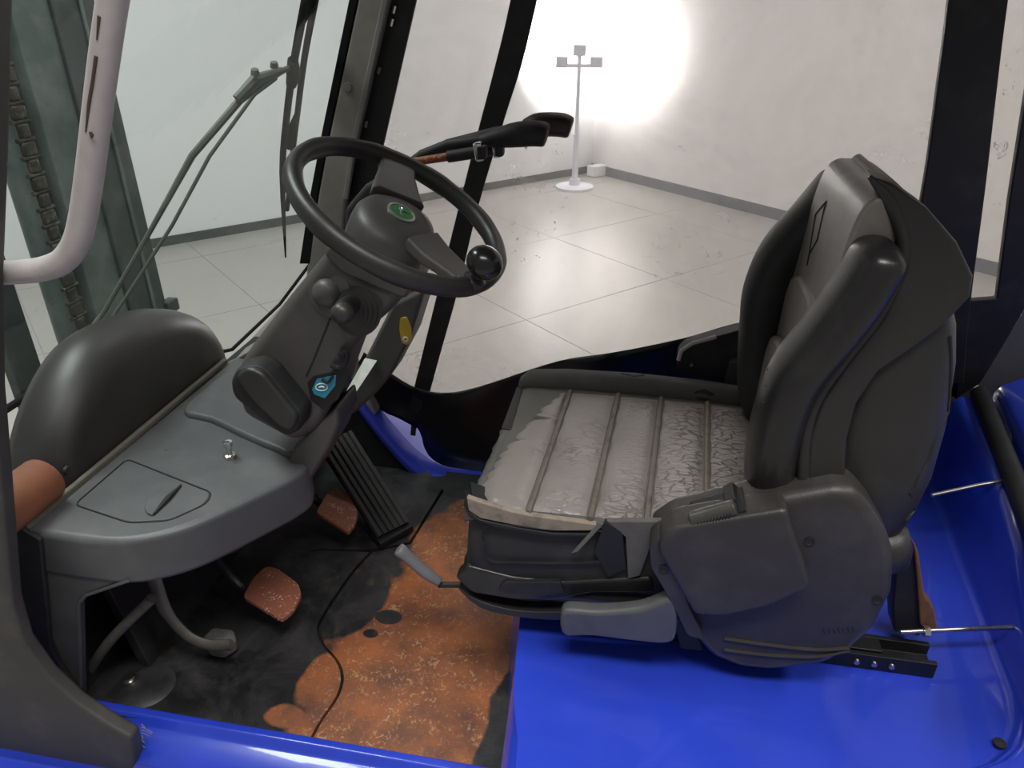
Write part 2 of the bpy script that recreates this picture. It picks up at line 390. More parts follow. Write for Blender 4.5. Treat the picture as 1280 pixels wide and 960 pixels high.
# floodlight stand in the corner
pb = V((-.79, 7.90, G))
st = thing('floodlight_stand', 'pale floodlight stand with lamp heads standing in the far corner of the warehouse', 'floodlight', pb)
lathe('base_disc', [(.0, .0), (.20, .0), (.20, .025), (.06, .04), (.05, .10), (.0, .10)], pb, (0, 0, 1), LAMPGREY, st)
tube('pole', [pb + V((0, 0, z)) for z in (.03, .55)], .032, LAMPGREY, st)
tube('upper_pole', [pb + V((0, 0, z)) for z in (.55, 1.36)], .020, LAMPGREY, st)
tube('crossbar', [pb + V((-.22, -.03, 1.20)), pb + V((.22, .03, 1.20))], .018, LAMPGREY, st)
for s in (-1, 0, 1):
    c = pb + V((.17 * s, .02 * s, 1.235 if s else 1.34)); q = Matrix.Rotation(R(-8 * s), 4, 'Z') @ Matrix.Rotation(R(10), 4, 'X')
    hd = box('lamp_head', c, (.12, .07, .10), LAMPGREY, st, q, .008)
    box('lamp_glass', c + q @ V((0, .038, 0)), (.10, .006, .08), LAMPGLOW, hd, q)
for s in (-1, 1):
    l = bpy.data.lights.new('floodlight_beam', 'SPOT'); l.energy = 260 if s < 0 else 190; l.spot_size = R(150); l.spot_blend = .9; l.shadow_soft_size = .05; l.color = (1, .98, .95)
    o = bpy.data.objects.new('floodlight_beam', l); link(o); o.location = pb + V((.17 * s, .07, 1.25))
    o.rotation_euler = V((.1 + .5 * s, .8, .12)).to_track_quat('-Z', 'Y').to_euler()
bx = box('wall_box', (-.60, 8.55, G + .06), (.22, .12, .12), WALLA, None, Matrix.Rotation(R(45), 4, 'Z'), .01)
tag(bx, 'small white box on the floor at the foot of the wall corner', 'box')

# ================================================================== TRUCK BODY
# cab floor plates
fp = thing('cab_floor', 'rusty steel cab floor with worn black coating between console and blue hood', 'floor plate', (0, 0, 0))
zf = 0.0
seam = [tuple(p) for p in cr([V(p) for p in ((462, 690), (440, 714), (420, 742), (402, 770), (396, 786), (402, 806), (418, 824), (426, 845), (420, 870), (400, 900), (386, 925))], 3)]
lm = UU([(112, 890), (215, 782), (300, 700), (400, 688)] + seam, Z=.006)
mid = UU([(x + 4, y) for x, y in seam], Z=.003)
mid = mid[::-1] + UU([(514, 680), (556, 612)], Z=.003) + [V((-.15, 1.80, .003)), V((-.15, .853, .003))]
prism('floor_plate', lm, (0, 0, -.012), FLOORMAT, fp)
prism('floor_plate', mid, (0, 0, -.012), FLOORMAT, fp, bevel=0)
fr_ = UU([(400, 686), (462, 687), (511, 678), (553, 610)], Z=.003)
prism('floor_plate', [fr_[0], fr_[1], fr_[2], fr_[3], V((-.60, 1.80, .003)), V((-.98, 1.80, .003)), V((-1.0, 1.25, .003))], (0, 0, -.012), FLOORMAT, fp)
box('under_pan', (-.6, 1.33, -.03), (.92, .98, .04), RUBBER, fp)
hole = lathe('drain_hole', [(0, 0), (.017, 0), (.017, .002), (0, .002)], U(307, 820, Z=.006), (0, 0, 1), RUBBER, fp, 20)
hb = lathe('raised_boss', [(0, .0), (.055, .0), (.045, .006), (.0, .007)], U(185, 858, Z=.006), (0, 0, 1), PLATEBLK, fp, 28)
lathe('bolt', [(0, 0), (.015, 0), (.015, .006), (.009, .007), (.009, .012), (0, .012)], U(163, 851, Z=.012), (0, 0, 1), STEEL, hb, 12)
# toe board and firewall under the console
tb = thing('toe_board', 'dark sloping toe board behind the pedals', 'toe board', (-1.0, 1.3, 0))
prism('board', [V((-.975, .965, .0)), V((-1.01, .965, .20)), V((-1.03, .965, .335)), V((-1.05, .965, .335)), V((-1.03, .965, .18)), V((-1.0, .965, -.01))], (0, .82, 0), RUBBER, tb, .004)
box('bulkhead', (-1.10, 1.345, .17), (.02, .95, .46), RUBBER, tb)
box('bottom_tray', (-1.06, 1.345, -.03), (.12, .95, .02), RUBBER, tb)

# near sill (blue)
def yz(prof, x0, x1, dz=0): return [[V((x, y, z)) for y, z in prof] for x in (x0, x1)]
sill = loft('door_sill', yz([(.868, -.012), (.868, .010), (.850, .012), (.838, -.004), (.80, -.012), (.775, -.030), (.765, -.075), (.70, -.085), (.68, -.25), (.868, -.25)], -1.6, .05), BLUE, bevel=.004)
tag(sill, 'blue painted door sill running along the bottom edge under the footwell', 'sill')

# engine hood
def tab(t, y):
    if y <= t[0][0]: return t[0][1]
    for (p, q), (p2, q2) in zip(t, t[1:]):
        if p <= y <= p2: return q + (q2 - q) * (y - p) / (p2 - p)
    return t[-1][1]
RX = [(.60, .30), (.80, .40), (.84, .52), (.88, .61), (.92, .655), (.97, .688), (1.04, .704), (1.17, .717), (1.6, .758), (1.85, .782)]   # foot of the riser
RH = [(.60, .06), (.92, .10), (1.04, .35), (1.25, .85), (1.45, 1.0)]                                                                     # its height
def hood_prof(y, drop=0):
    x = tab(RX, y); h = tab(RH, y); f0 = -.229 + .14 * (1.235 - y); f1 = -.174 + .07 * (1.07 - y)
    p = [(f0, .0), (f0 * .7 + f1 * .3, .06), (f1 - .012, .13), (f1, .170), (f1 + .022, .191), (f1 + .06, .2), (x - .05, .2), (x - .016, .2005), (x - .006, .203), (x + .003, .210 + .006 * h), (x + .008, .2 + .08 * h), (x + .011, .2 + .145 * h), (x + .017, .2 + .182 * h), (x + .030, .2 + .198 * h), (x + .045, .2 + .203 * h)]
    r = [V((px_, y, z - drop)) for px_, z in p]
    xe = max(.84, x + .065)
    return cr(r, 3) + [V((xe, y, .2 + .204 * h - drop)), V((xe, y, -.05)), V((f0, y, -.05))]
hd = loft('engine_hood', [hood_prof(y, d) for y, d in [(.60, .06), (.615, .03), (.64, .012), (.68, .003)] + [(.74 + .03 * k, 0) for k in range(16)] + [(1.25, 0), (1.35, 0), (1.5, 0), (1.65, 0), (1.80, 0)]], BLUE, sharp=50)
tag(hd, 'glossy blue engine hood under the driver seat', 'engine hood')
def sx_(y): return .851 + .167 * (y - 1.8)
cw = loft('counterweight', [[V((sx_(y) + .03, y, .10)), V((sx_(y) + .03, y, .425)), V((sx_(y) + .045, y, .448)), V((sx_(y) + .12, y, .487)), V((1.5, y, .56)), V((1.5, y, .10))] for y in (.90, 1.2, 1.5, 1.80)], BLUE, bevel=.006)
tag(cw, 'blue counterweight top behind the black rubber seal', 'counterweight')
seal = tube('hood_seal', [V((sx_(y), y, .415)) for y in (.9, 1.2, 1.5, 1.80)], .021, RUBBER, n=12)
tag(seal, 'black rubber seal strip between blue hood and counterweight', 'seal')
bolt = lathe('hood_bolt', [(0, 0), (.010, 0), (.010, .004), (0, .005)], U(1249, 930, Z=.205), (0, 0, 1), RUBBER, None, 12)
tag(bolt, 'dark bolt head in the lower corner of the blue hood', 'bolt')

# far sill, rising at the front
pth = cr(UU([(440, 470), (455, 500), (490, 545), (524, 580), (556, 596), (600, 602)], Y=1.82) + [V((-.2, 1.82, -.045))], 6)
fs_ = loft('far_sill', [[p + V((0, -.045, -.02)), p + V((0, -.045, .004)), p + V((0, -.025, .022)), p + V((0, .03, .022)), p + V((0, .03, -.02))] for p in pth], BLUEDARK, bevel=.004)
kp_ = [p + V((0, -.03, .0)) for p in pth]
kp = prism('kick_panel', [V((-1.08, 1.79, .30))] + kp_ + [V((-.2, 1.79, -.06)), V((-1.08, 1.79, -.06))], (0, .008, 0), RUBBER, None)
tag(kp, 'black kick panel between accelerator pedal and blue far sill', 'panel')
tag(fs_, 'dark blue curved far sill sweeping up beside the accelerator', 'sill')
step = prism('body_side_panel', [U(470, 490, Y=2.08), U(560, 540, Y=2.08), U(620, 585, Y=2.08), U(600, 640, Y=1.885), U(530, 610, Y=1.885), U(480, 550, Y=1.885), U(455, 510, Y=1.885)], (0, .01, -.03), plain('glare-lightened blue paint', (.34, .35, .85), .3), None, 0)  # blue paint; overexposure from outside light is put into its colour
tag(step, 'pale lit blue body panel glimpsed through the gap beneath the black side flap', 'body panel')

# ---------------------------------------------------------------- far side: pillar, curtain, straps
YC = 1.86
curt = mk('side_curtain', UU([(475, -230), (1240, -230), (1160, 200), (1210, 480), (600, 560), (487, 520), (396, 330)], Y=YC), [[0, 1, 2, 3, 4, 5, 6]], PVC)
tag(curt, 'large clear plastic side curtain hung between two black straps beyond the seat', 'curtain')
curt2 = mk('rear_curtain', UU([(1280, -230), (1362, -230), (1330, 420), (1206, 420)], Y=YC + .002), [[0, 1, 2, 3]], PVCOLD)
tag(curt2, 'narrow clear plastic rear curtain strip with brown stains beside the wide black strap', 'curtain')
def sheet(name, px, Y, mat, t, label=None, cat=None, parent=None, bevel=0):
    o = prism(name, UU(px, Y=Y), (0, t, 0), mat, parent, bevel)
    if label: tag(o, label, cat)
    return o
sl = cr([V(p) for p in ((684, -230), (638, 0), (618, 85), (597, 165), (563, 300), (526, 450), (514, 500), (508, 528))], 4)
sr = cr([V(p) for p in ((721, -230), (671, 0), (652, 80), (630, 150), (597, 260), (573, 360), (548, 450), (534, 500), (522, 530))], 4)
s1 = sheet('curtain_strap', [tuple(p) for p in sl] + [tuple(p) for p in sr[::-1]], YC - .012, STRAP, .006, 'narrow slanting black strap on the clear curtain behind the steering wheel', 'strap', bevel=.001)
sheet('zip_pull', [(514, 529), (521, 530), (519, 545), (513, 544)], YC - .016, RUBBER, .004, parent=s1)
sl = cr([V(p) for p in ((1209, -230), (1186, 0), (1172, 110), (1160, 200), (1150, 260), (1140, 330), (1130, 480))], 4)
sr = cr([V(p) for p in ((1295, -230), (1261, 0), (1246, 120), (1232, 240), (1214, 378), (1205, 480))], 4)
sheet('curtain_strap', [tuple(p) for p in sl] + [tuple(p) for p in sr[::-1]], YC - .03, STRAP, .02, 'wide black pillar strap behind the seat backrest', 'strap', bevel=.004)
sheet('curtain_edging', [(1420, -230), (1385, -230), (1300, 0), (1281, 130), (1262, 250), (1246, 373), (1205, 376), (1195, 500), (1226, 480), (1262, 420), (1330, 300)], YC - .028, STRAP, .02, 'black curved frame edge of the rear curtain above the hood', 'frame', bevel=.004)
sheet('grey_flap', [(1224, 480), (1258, 424), (1330, 310), (1330, 500), (1224, 520)], YC - .01, plain('grey flap', (.11, .11, .112), .5, dirt=(.07, .07, .07), dscale=5), .01, 'plain grey panel rising behind the counterweight', 'panel')
top = cr([V(p) for p in ((455, 440), (485, 464), (520, 485), (560, 491), (610, 480), (700, 451), (770, 440), (850, 424), (940, 400), (1080, 385), (1216, 376))], 5)
bot = [(1216, 560), (950, 620), (640, 600), (592, 588), (560, 583), (541, 574), (531, 560), (527, 545), (521, 534), (512, 530), (497, 522), (481, 515), (455, 497), (440, 470)]
# vinyl flap with soft folds: gridded between its upper and lower hems
nf = 60
tp = [V(top[int(i * (len(top) - 1) / nf)]) for i in range(nf + 1)]
bl = [V(p) for p in bot[::-1]]
bl = cr(bl, 6)
bp = [bl[int(i * (len(bl) - 1) / nf)] for i in range(nf + 1)]
vs = []
for k in range(11):
    for i in range(nf + 1):
        q = tp[i].lerp(bp[i], k / 10); yy = YC - .016 + .010 * math.sin(q.x * .045 + q.y * .02) * math.sin(k / 10 * math.pi)
        vs.append(U(q.x, q.y, Y=yy))
fs = [[k * (nf + 1) + i, k * (nf + 1) + i + 1, (k + 1) * (nf + 1) + i + 1, (k + 1) * (nf + 1) + i] for k in range(10) for i in range(nf)]
lf = mk('side_flap', vs, fs, BLACK, thick=.004)
tag(lf, 'black vinyl lower flap of the side curtain with a wavy upper hem', 'flap')

# windscreen pillar (far)
ap = thing('windscreen_pillar', 'grey dusty windscreen pillar with black slotted strip left of the clear curtain', 'pillar', (-.86, 1.82, .7))
def band(name, a, b, Y, t, mat, parent, bevel=.003):
    return prism(name, UU(a + b[::-1], Y=Y), (0, t, 0), mat, parent, bevel)
band('pillar_post', [(493, -230), (447, 0), (412, 165), (398, 240), (384, 330), (372, 420), (430, 520)], [(546, -230), (486, 0), (445, 180), (432, 250), (425, 330), (425, 420), (470, 520)], 1.80, .05, PILLARGREY, ap, .008)
band('rubber_edge', [(486, -230), (436, 0), (402, 165), (386, 250), (374, 330)], [(493, -230), (447, 0), (412, 165), (398, 240), (388, 330)], 1.80, .03, WIPERBLK, ap)
ss = band('slotted_strip', [(546, -230), (486, 0), (445, 180), (432, 260), (428, 330)], [(581, -230), (520, 0), (479, 180), (468, 260), (455, 330)], 1.82, .012, STRAP, ap)
band('pillar_bead', [(531, -230), (477, 0), (438, 180), (428, 250)], [(543, -230), (485, 0), (445, 180), (434, 250)], 1.79, .012, plain('pillar bead', (.23, .215, .195), .5), ap, .003)
for (x, y) in ((493, 12), (474, 88), (458, 155), (490, 28), (503, -30)):
    c = U(x, y, Y=1.815); e = (U(x - 4, y + 16, Y=1.815) - U(x, y, Y=1.815)).normalized()
    tube('eyelet', [c - e * .008, c + e * .008], [.005, .005], CHROME, ss, 8)
lathe('screw', [(0, 0), (.012, 0), (.010, .004), (0, .005)], U(435, 109, Y=1.80), (0, -1, 0), PILLARGREY, ap, 14)

# windscreen glass, bulging forward at its foot
gp = [V((-1.46, 0, .375)), V((-1.40, 0, .45)), V((-.72, 0, 1.30)), V((-.56, 0, 1.50))]
GPN = V((.85, 0, -.68)).normalized(); GPP = V((-1.06, 0, .875))
ws = mk('windscreen', [UP(*q, GPP, GPN) for q in ((290, 436), (350, 380), (391, 322), (403, 200), (443, 0), (455, -60))] + [V((-.664, .80, 1.37)), V((-1.0, .80, .95)), V((-1.38, .80, .475)), V((-1.38, 1.3, .475))], [[0, 1, 2, 3, 4, 5, 6, 7, 8, 9]], GLASS)
tag(ws, 'tinted windscreen glass in front of the steering wheel', 'windscreen')
wsl = tube('windscreen_seal', [V((-1.38, 1.10, .470)), V((-1.38, 1.3, .470))] + [UP(*q, GPP, GPN) for q in ((290, 437), (350, 380), (395, 320))], .009, WIPERBLK, None, 8)
ledge = prism('cowl_ledge', [V((-1.05, 1.0, .43)), V((-1.05, 1.62, .43)), V((-1.0, 1.8, .44)), UP(396, 330, GPP, GPN) - V((0, 0, .02)), UP(350, 386, GPP, GPN) - V((0, 0, .02)), UP(290, 444, GPP, GPN) - V((0, 0, .02)), V((-1.36, 1.0, .43))], (0, 0, -.02), PILLARGREY, None, .003)
tag(ledge, 'grey ledge at the windscreen foot between fender and steering column', 'ledge')
tag(wsl, 'thin black seal line along the foot of the windscreen', 'seal')

# wipers outside the glass
def XG(z):
    for a, b in zip(gp, gp[1:]):
        if a.z <= z <= b.z: return a.x + (b.x - a.x) * (z - a.z) / (b.z - a.z)
    return gp[-1].x
def UG(px, py, off=.03):
    X = -.9
    for _ in range(12): X = XG(max(.46, min(1.5, U(px, py, X=X).z))) - off
    return U(px, py, X=X)
wp = thing('wiper', 'long greenish black windscreen wiper with double arm and hanging blade', 'wiper', UG(90, 430))
tube('arm', [UG(*p) for p in ((82, 450), (130, 390), (190, 285), (240, 195), (300, 125), (335, 98), (362, 84))], [.006, .006, .006, .008, .009, .009, .006], WIPER, wp, 8)
tube('arm', [UG(*p) for p in ((105, 450), (165, 360), (215, 282), (262, 195), (318, 118), (345, 98))], .0045, WIPER, wp, 8)
tube('arm_joint', [UG(*p) for p in ((296, 124), (318, 100), (352, 88))], [.011, .013, .008], WIPER, wp, 8)
for p in ((319, 93), (343, 84)): lathe('joint_pin', [(0, 0), (.010, 0), (.008, .012), (0, .014)], UG(*p), (.2, -.3, .9), WIPER, wp, 10)
bd = tube('blade', [UG(*p) for p in cr([V(p) for p in ((392, -50), (382, 0), (367, 80), (358, 150), (353, 215), (357, 322))], 3)], [.010] * 13 + [.009, .007, .003], WIPERBLK, wp, 8)
tube('blade_bridge', [UG(*p) for p in cr([V(p) for p in ((402, -50), (394, 0), (381, 70), (372, 140), (365, 200), (359, 262))], 3)], .0085, WIPERBLK, wp, 8)
tube('blade_clip', [UG(*p) for p in ((366, 76), (367, 92), (364, 106))], [.013, .018, .013], WIPERBLK, wp, 10)
tube('blade_yoke', [UG(*p) for p in ((379, 30), (392, 0), (390, -20))], [.004, .010, .010], WIPERBLK, wp, 8)
tube('blade_yoke', [UG(*p) for p in ((371, 140), (362, 165), (361, 185))], [.004, .010, .007], WIPERBLK, wp, 8)

# ---------------------------------------------------------------- mast beyond the windscreen
MX = -1.66
mast = thing('lift_mast', 'dark green lift mast upright seen through the windscreen', 'mast', (MX, 1.95, G + .1))
def upright(name, y0, y1, x0, x1, mat, z0=G + .1, z1=2.4, flange=.02, parent=mast):
    return prism(name, [V((x0, y0, z0)), V((x1, y0, z0)), V((x1, y1, z0)), V((x1 - flange, y1, z0)), V((x1 - flange, y0 + flange, z0)), V((x0 + flange, y0 + flange, z0)), V((x0 + flange, y1, z0)), V((x0, y1, z0))], (0, 0, z1 - z0), mat, parent, .003)
upright('outer_rail', 1.99, 2.15, MX - .10, MX + .02, MASTDARK)
upright('inner_rail', 1.85, 1.99, MX - .12, MX + .01, MAST)
box('rail_edge', (MX + .024, 2.10, .9), (.006, .012, 3.0), MAST, mast, None, .002)
box('side_stay', (MX - .05, 2.20, .9), (.07, .028, 3.0), MASTDARK, mast, None, .004)
box('cross_member', (MX - .08, 1.6, 1.62), (.04, .8, .24), MAST, mast, None, .01)
tube('lift_cylinder', [V((MX - .05, 1.80, G + .1)), V((MX - .05, 1.80, 1.9))], .045, MAST, mast, 16)
box('carriage_bar', (MX - .10, 1.64, .35), (.03, .10, 1.5), MASTDARK, mast, None, .004)
rb = box('foot_bracket', U(212, 382, X=MX), (.04, .06, .045), MASTDARK, mast, None, .006)
ch = thing('lift_chain', 'leaf chain hanging beside the green mast', 'chain', (MX + .04, 1.735, .25))
for k in range(20):
    z = .26 + k * .045
    b = box('link', (MX + .05, 1.735, z), (.016, .046 if k % 2 else .034, .036), CHAIN, ch, None, .006)
    tube('pin', [V((MX + .05, 1.705, z + .0225)), V((MX + .05, 1.765, z + .0225))], .0065, CHAIN, b, 8)

# ---------------------------------------------------------------- black wheel fender outside the glass
def dsec(x, s, lift=0):
    yc, hw, zb, zt = 1.285, .360, .36, .664
    pts = [(yc - hw * s * .92, zb), (yc - hw * s * .86, zb + (zt - zb) * .34 * s), (yc - hw * s * .68, zb + (zt - zb) * .66 * s), (yc - hw * s * .40, zb + (zt - zb) * .91 * s), (yc - hw * .1 * s, zb + (zt - zb) * 1.0 * s),
           (yc + hw * .38 * s, zb + (zt - zb) * .93 * s), (yc + hw * s * .76, zb + (zt - zb) * .72 * s), (yc + hw * s * .96, zb + (zt - zb) * .42 * s), (yc + hw * s, zb)]
    return cr([V((x, y, z)) for y, z in pts], 4)
fd = thing('wheel_fender', 'rounded black plastic wheel fender behind the console', 'fender', (-1.15, 1.245, .30))
loft('fender_shell', [dsec(x, s) for x, s in ((-1.060, .60), (-1.061, .80), (-1.066, .86), (-1.076, .91), (-1.092, .955), (-1.112, .985), (-1.135, 1.0), (-1.165, .995), (-1.19, .96), (-1.20, .88))], FENDER, fd, sharp=70)
for (x, y) in ((268, 440), (163, 519), (83, 588)):
    lathe('screw', [(0, 0), (.010, 0), (.008, .004), (0, .004)], U(x, y, X=-1.066), (1, 0, 0), FENDER, fd, 12)
bc = tube('brown_cylinder', [U(-25, 660, X=-1.075), U(56, 598, X=-1.075)], .045, BROWN, None, 24, bevel=.006)
tag(bc, 'short rust brown painted cylinder end between door pillar and fender', 'cylinder')

# ================================================================== CONSOLE
con = thing('dash_console', 'dusty black plastic console below the windscreen with round fender behind', 'console', (-.9, 1.15, 0))
ZT = .445
plan = [(-1.055, .872), (-.97, .870), (-.885, .873), (-.825, .893), (-.765, .94), (-.705, 1.025), (-.655, 1.105), (-.640, 1.15), (-.650, 1.19), (-.70, 1.26), (-.78, 1.45), (-.80, 1.60), (-1.045, 1.60)]
pl = [V((x, y, ZT)) for x, y in plan]
pl = fillet(pl[:1], 0) if False else [pl[0]] + cr(pl[1:9], 4) + pl[9:]
prism('top_shell', pl, (0, 0, -.105), DASH, con, .014, 3)
# left wall with the framed opening
prism('side_wall', UU([(38, 676), (41, 740), (47, 812), (74, 853), (102, 880), (99, 757), (107, 745), (150, 729), (150, 712), (110, 690), (60, 674)], Y=.876), (0, .02, 0), DASH, con, .006)
tube('opening_frame', UU([(160, 726), (108, 744), (99, 754), (100, 800), (102, 878)], Y=.873), .0035, DASH, con, 8)
box('rear_seal', (-1.052, 1.22, .447), (.012, .70, .016), plain('dusty seal', (.16, .145, .12), .8), con, None, .004)
prism('lower_bracket', [V((-.86, .95, .345)), V((-.76, 1.04, .345)), V((-.72, 1.14, .345)), V((-.80, 1.2, .345)), V((-.93, 1.1, .345))], (0, 0, -.05), RUBBER, con, .006)
lid = prism('access_cover', fillet(UU([(159, 576), (263, 616), (256, 629), (212, 649), (162, 652), (95, 631)], Z=ZT + .0015), .015), (0, 0, -.004), DASH, con, .0012, 2)
gro = UU([(159, 574), (265, 616), (258, 630), (212, 651), (162, 654), (93, 631)], Z=ZT)
gr2 = fillet(gro, .015)
tube('cover_joint', [p + V((0, 0, .0004)) for p in gr2 + gr2[:1]], .0018, RUBBER, con, 6)
c0 = U(210, 625, Z=ZT + .002)
dv = (U(223, 607, Z=ZT) - U(192, 640, Z=ZT)).normalized(); dn = V((-dv.y, dv.x, 0))
if dn.x > 0: dn = -dn
arc = [c0 - dv * .05] + [c0 + dn * .036 * math.sin(t) - dv * .05 * math.cos(t) for t in [math.pi * k / 10 for k in range(1, 10)]] + [c0 + dv * .05]
prism('finger_pull', arc, (0, 0, .005), DASH, lid, .003, 2)
tube('finger_slot', [c0 - dv * .046 + V((0, 0, .002)), c0 + V((0, 0, .003)), c0 + dv * .046 + V((0, 0, .002))], [.002, .006, .002], RUBBER, lid, 8)
bt = thing('console_bolt', 'small chrome bolt post standing on the console top', 'bolt', U(288, 572, Z=ZT))
b0 = BASE[bt.name]
lathe('nut', [(0, 0), (.013, 0), (.013, .008), (.008, .010), (0, .010)], b0, (0, 0, 1), STEEL, bt, 6)
lathe('post', [(0, 0), (.006, .0), (.006, .020), (.010, .021), (.010, .030), (.004, .031), (.004, .026), (0, .026)], b0 + V((0, 0, .008)), (0, 0, 1), CHROME, bt, 16)
lathe('plug', [(0, 0), (.004, 0), (.003, .003), (0, .003)], U(208, 563, Z=ZT), (0, 0, 1), STEEL, con, 10)
# raised shoulder where the column stands
prism('column_shoulder', cr([U(x, y, Z=ZT + .014) for x, y in ((376, 566), (340, 557), (300, 540), (262, 522), (228, 512), (250, 488), (290, 460), (350, 440), (400, 480), (420, 520))], 3, True), (0, 0, -.03), DASH, con, .010, 3)
prism('rear_skirt', UU([(366, 560), (420, 508), (424, 530), (412, 560), (388, 600), (352, 643), (338, 648), (352, 600)], Y=1.16), (0, .11, 0), COWL, con, .014, 3)

# ---------------------------------------------------------------- steering column
WC = V((-.4225, 1.22, .9585)); WN = V((.590, -.0976, 1)).normalized()
colm = thing('steering_column', 'dark plastic steering column cowl under the wheel', 'steering column', (-.68, 1.22, .45))
cow = UU([(412, 308), (360, 370), (303, 445), (290, 470), (300, 520), (366, 556), (395, 540), (413, 507), (424, 472), (436, 440), (462, 412), (488, 390), (506, 368), (490, 342), (455, 318)], Y=1.15)
prism('cowl', fillet(cow, .02, 3), (0, .13, 0), COWL, colm, .024, 4)
prism('collar', fillet(UU([(402, 318), (412, 305), (440, 318), (495, 346), (512, 362), (506, 376), (465, 360), (425, 342)], Y=1.143), .012, 3), (0, .14, 0), COWL, colm, .016, 3)
tube('cowl_joint', [p + V((0, -.0005, 0)) for p in UU([(413, 398), (404, 420), (392, 450), (383, 470)], Y=1.15)], .0018, RUBBER, colm, 6)
prism('sticker_recess', UU([(384, 478), (392, 470), (428, 462), (436, 470), (422, 500), (404, 512), (388, 500)], Y=1.149), (0, .004, 0), RUBBER, colm, .001)
stk = prism('sticker', UU([(390, 487), (396, 474), (420, 469), (419, 482), (406, 498), (393, 493)], Y=1.1475), (0, .002, 0), STICKBLUE, colm)
stk['label'] = 'blue sticker with a white ring mark'
cc = U(402, 484, Y=1.1465); ex = (U(412, 484, Y=1.1465) - cc); ez = U(402, 474, Y=1.1465) - cc
ringp = [cc + ex * .75 * math.cos(t) + ez * .45 * math.sin(t) for t in [2 * math.pi * k / 16 for k in range(17)]]
tube('ring_mark', ringp, .0011, WHITE, stk, 5)
tube('ring_mark', [cc - ex * .3, cc + ez * .1, cc + ex * .35], .0016, WHITE, stk, 5)
tube('hook', [p for p in cr(UU([(424, 444), (433, 440), (432, 452), (424, 460), (414, 456)], Y=1.143), 4)], .005, RUBBER, colm, 8)
tube('hook', [p for p in cr(UU([(402, 474), (410, 478), (416, 470)], Y=1.143), 4)], .0028, RUBBER, colm, 8)
# stalk boots
stc = thing('direction_lever', 'black direction lever in a ribbed rubber boot on the column side', 'lever', U(432, 380, Y=1.14))
a0 = U(447, 386, Y=1.15)
prf = []
for k in range(5): prf += [(.047 - k * .0055, k * .007), (.049 - k * .0055, k * .007 + .0035), (.040 - k * .0055, k * .007 + .006)]
lathe('boot', [(0, 0)] + prf + [(0, .036)], a0, (-.12, -1, .25), PLASTIC, stc, 28, sharp=80)
b0 = U(410, 366, Y=1.15)
lathe('bulb', [(0, -.01), (.026, -.01), (.027, .004), (.024, .014), (.016, .022), (.0, .025)], b0, (-.1, -1, .2), COWL, stc, 24, sharp=80)
lathe('bulb_collar', [(0, -.01), (.042, -.01), (.042, .002), (.036, .005), (0, .005)], U(412, 366, Y=1.15), (-.1, -1, .2), COWL, stc, 24)
tube('stalk', [U(440, 380, Y=1.12), U(432, 384, Y=1.09), U(428, 390, Y=1.06)], [.016, .017, .018], RUBBER, stc, 16)
lathe('stalk_tip', [(0, -.006), (.018, -.006), (.018, .006), (.013, .014), (0, .016)], U(428, 391, Y=1.058), (-.15, -1, -.1), PLASTIC, stc, 18, sharp=80)
# parking brake block
pbk = thing('parking_brake_lever', 'black rounded lever block at the foot of the steering column', 'lever', U(330, 510, Y=1.12))
prism('lever_body', fillet(UU([(286, 478), (294, 462), (318, 458), (334, 468), (376, 520), (374, 540), (356, 548), (330, 530), (290, 498)], Y=1.095), .012, 3), (0, .06, 0), RUBBER, pbk, .012, 3)
prism('lever_grip', fillet(UU([(292, 472), (308, 460), (326, 466), (372, 524), (364, 541), (348, 534), (312, 500)], Y=1.083), .012, 3), (0, .02, 0), PLASTIC, pbk, .008, 3)

# ---------------------------------------------------------------- steering wheel
wn = WN; w1 = V((0, 1, 0)).cross(wn).normalized(); w2 = wn.cross(w1)   # w1: rearward and down, w2: to the truck's right
def WP(r, deg, h=0): return WC + w1 * r * math.cos(R(deg)) + w2 * r * math.sin(R(deg)) + wn * h
sw = thing('steering_wheel', 'black two-spoke steering wheel with spinner knob and green badge', 'steering wheel', WC - wn * .08)
RR = .1905
rg = []
for k in range(72):
    t = 5 * k; rad = V(w1 * math.cos(R(t)) + w2 * math.sin(R(t)))
    rr = .0155 + .0012 * max(0, math.sin(R(t * 9)))
    rg.append([WC + rad * RR + (rad * math.cos(a) * rr * 1.0 + wn * math.sin(a) * rr * 1.15) for a in [2 * math.pi * j / 14 for j in range(14)]])
vs = [v for r in rg for v in r]
fs = [[i * 14 + j, i * 14 + (j + 1) % 14, ((i + 1) % 72) * 14 + (j + 1) % 14, ((i + 1) % 72) * 14 + j] for i in range(72) for j in range(14)]
mk('rim', vs, fs, PLASTIC, sw, sharp=80)
def spoke(deg, w0, w1_, name='spoke'):
    rings = []
    for r, h, wd, th in ((.06, -.012, w0, .030), (.10, -.014, w0 * .9, .026), (.15, -.008, w1_ * .96, .022), (.190, -.002, w1_, .020)):
        c = WP(r, deg, h); rad = (WP(1, deg) - WC).normalized(); tn = wn.cross(rad)
        ring = [c + tn * a * wd / 2 + wn * b * th / 2 for a, b in ((-1, -.6), (-1, .6), (-.8, 1), (.8, 1), (1, .6), (1, -.6), (.7, -1), (-.7, -1))]
        rings.append(ring)
    return loft(name, rings, COWL, sw, bevel=.003)
SPA, SPB = 114, -24
spoke(SPA, .10, .075); spoke(SPB, .085, .062)
hub = []
for r, h in ((.050, -.085), (.072, -.07), (.080, -.045), (.082, -.015), (.080, .004), (.072, .016), (.055, .024), (.03, .028), (.001, .029)):
    hub.append([WC + wn * (h - .028) + (w1 * math.cos(a) * r * .92 + w2 * math.sin(a) * r * 1.08) for a in [2 * math.pi * k / 40 for k in range(40)]])
hb_ = loft('hub_cover', hub, COWL, sw, sharp=60)
bcen = WC + wn * .0005
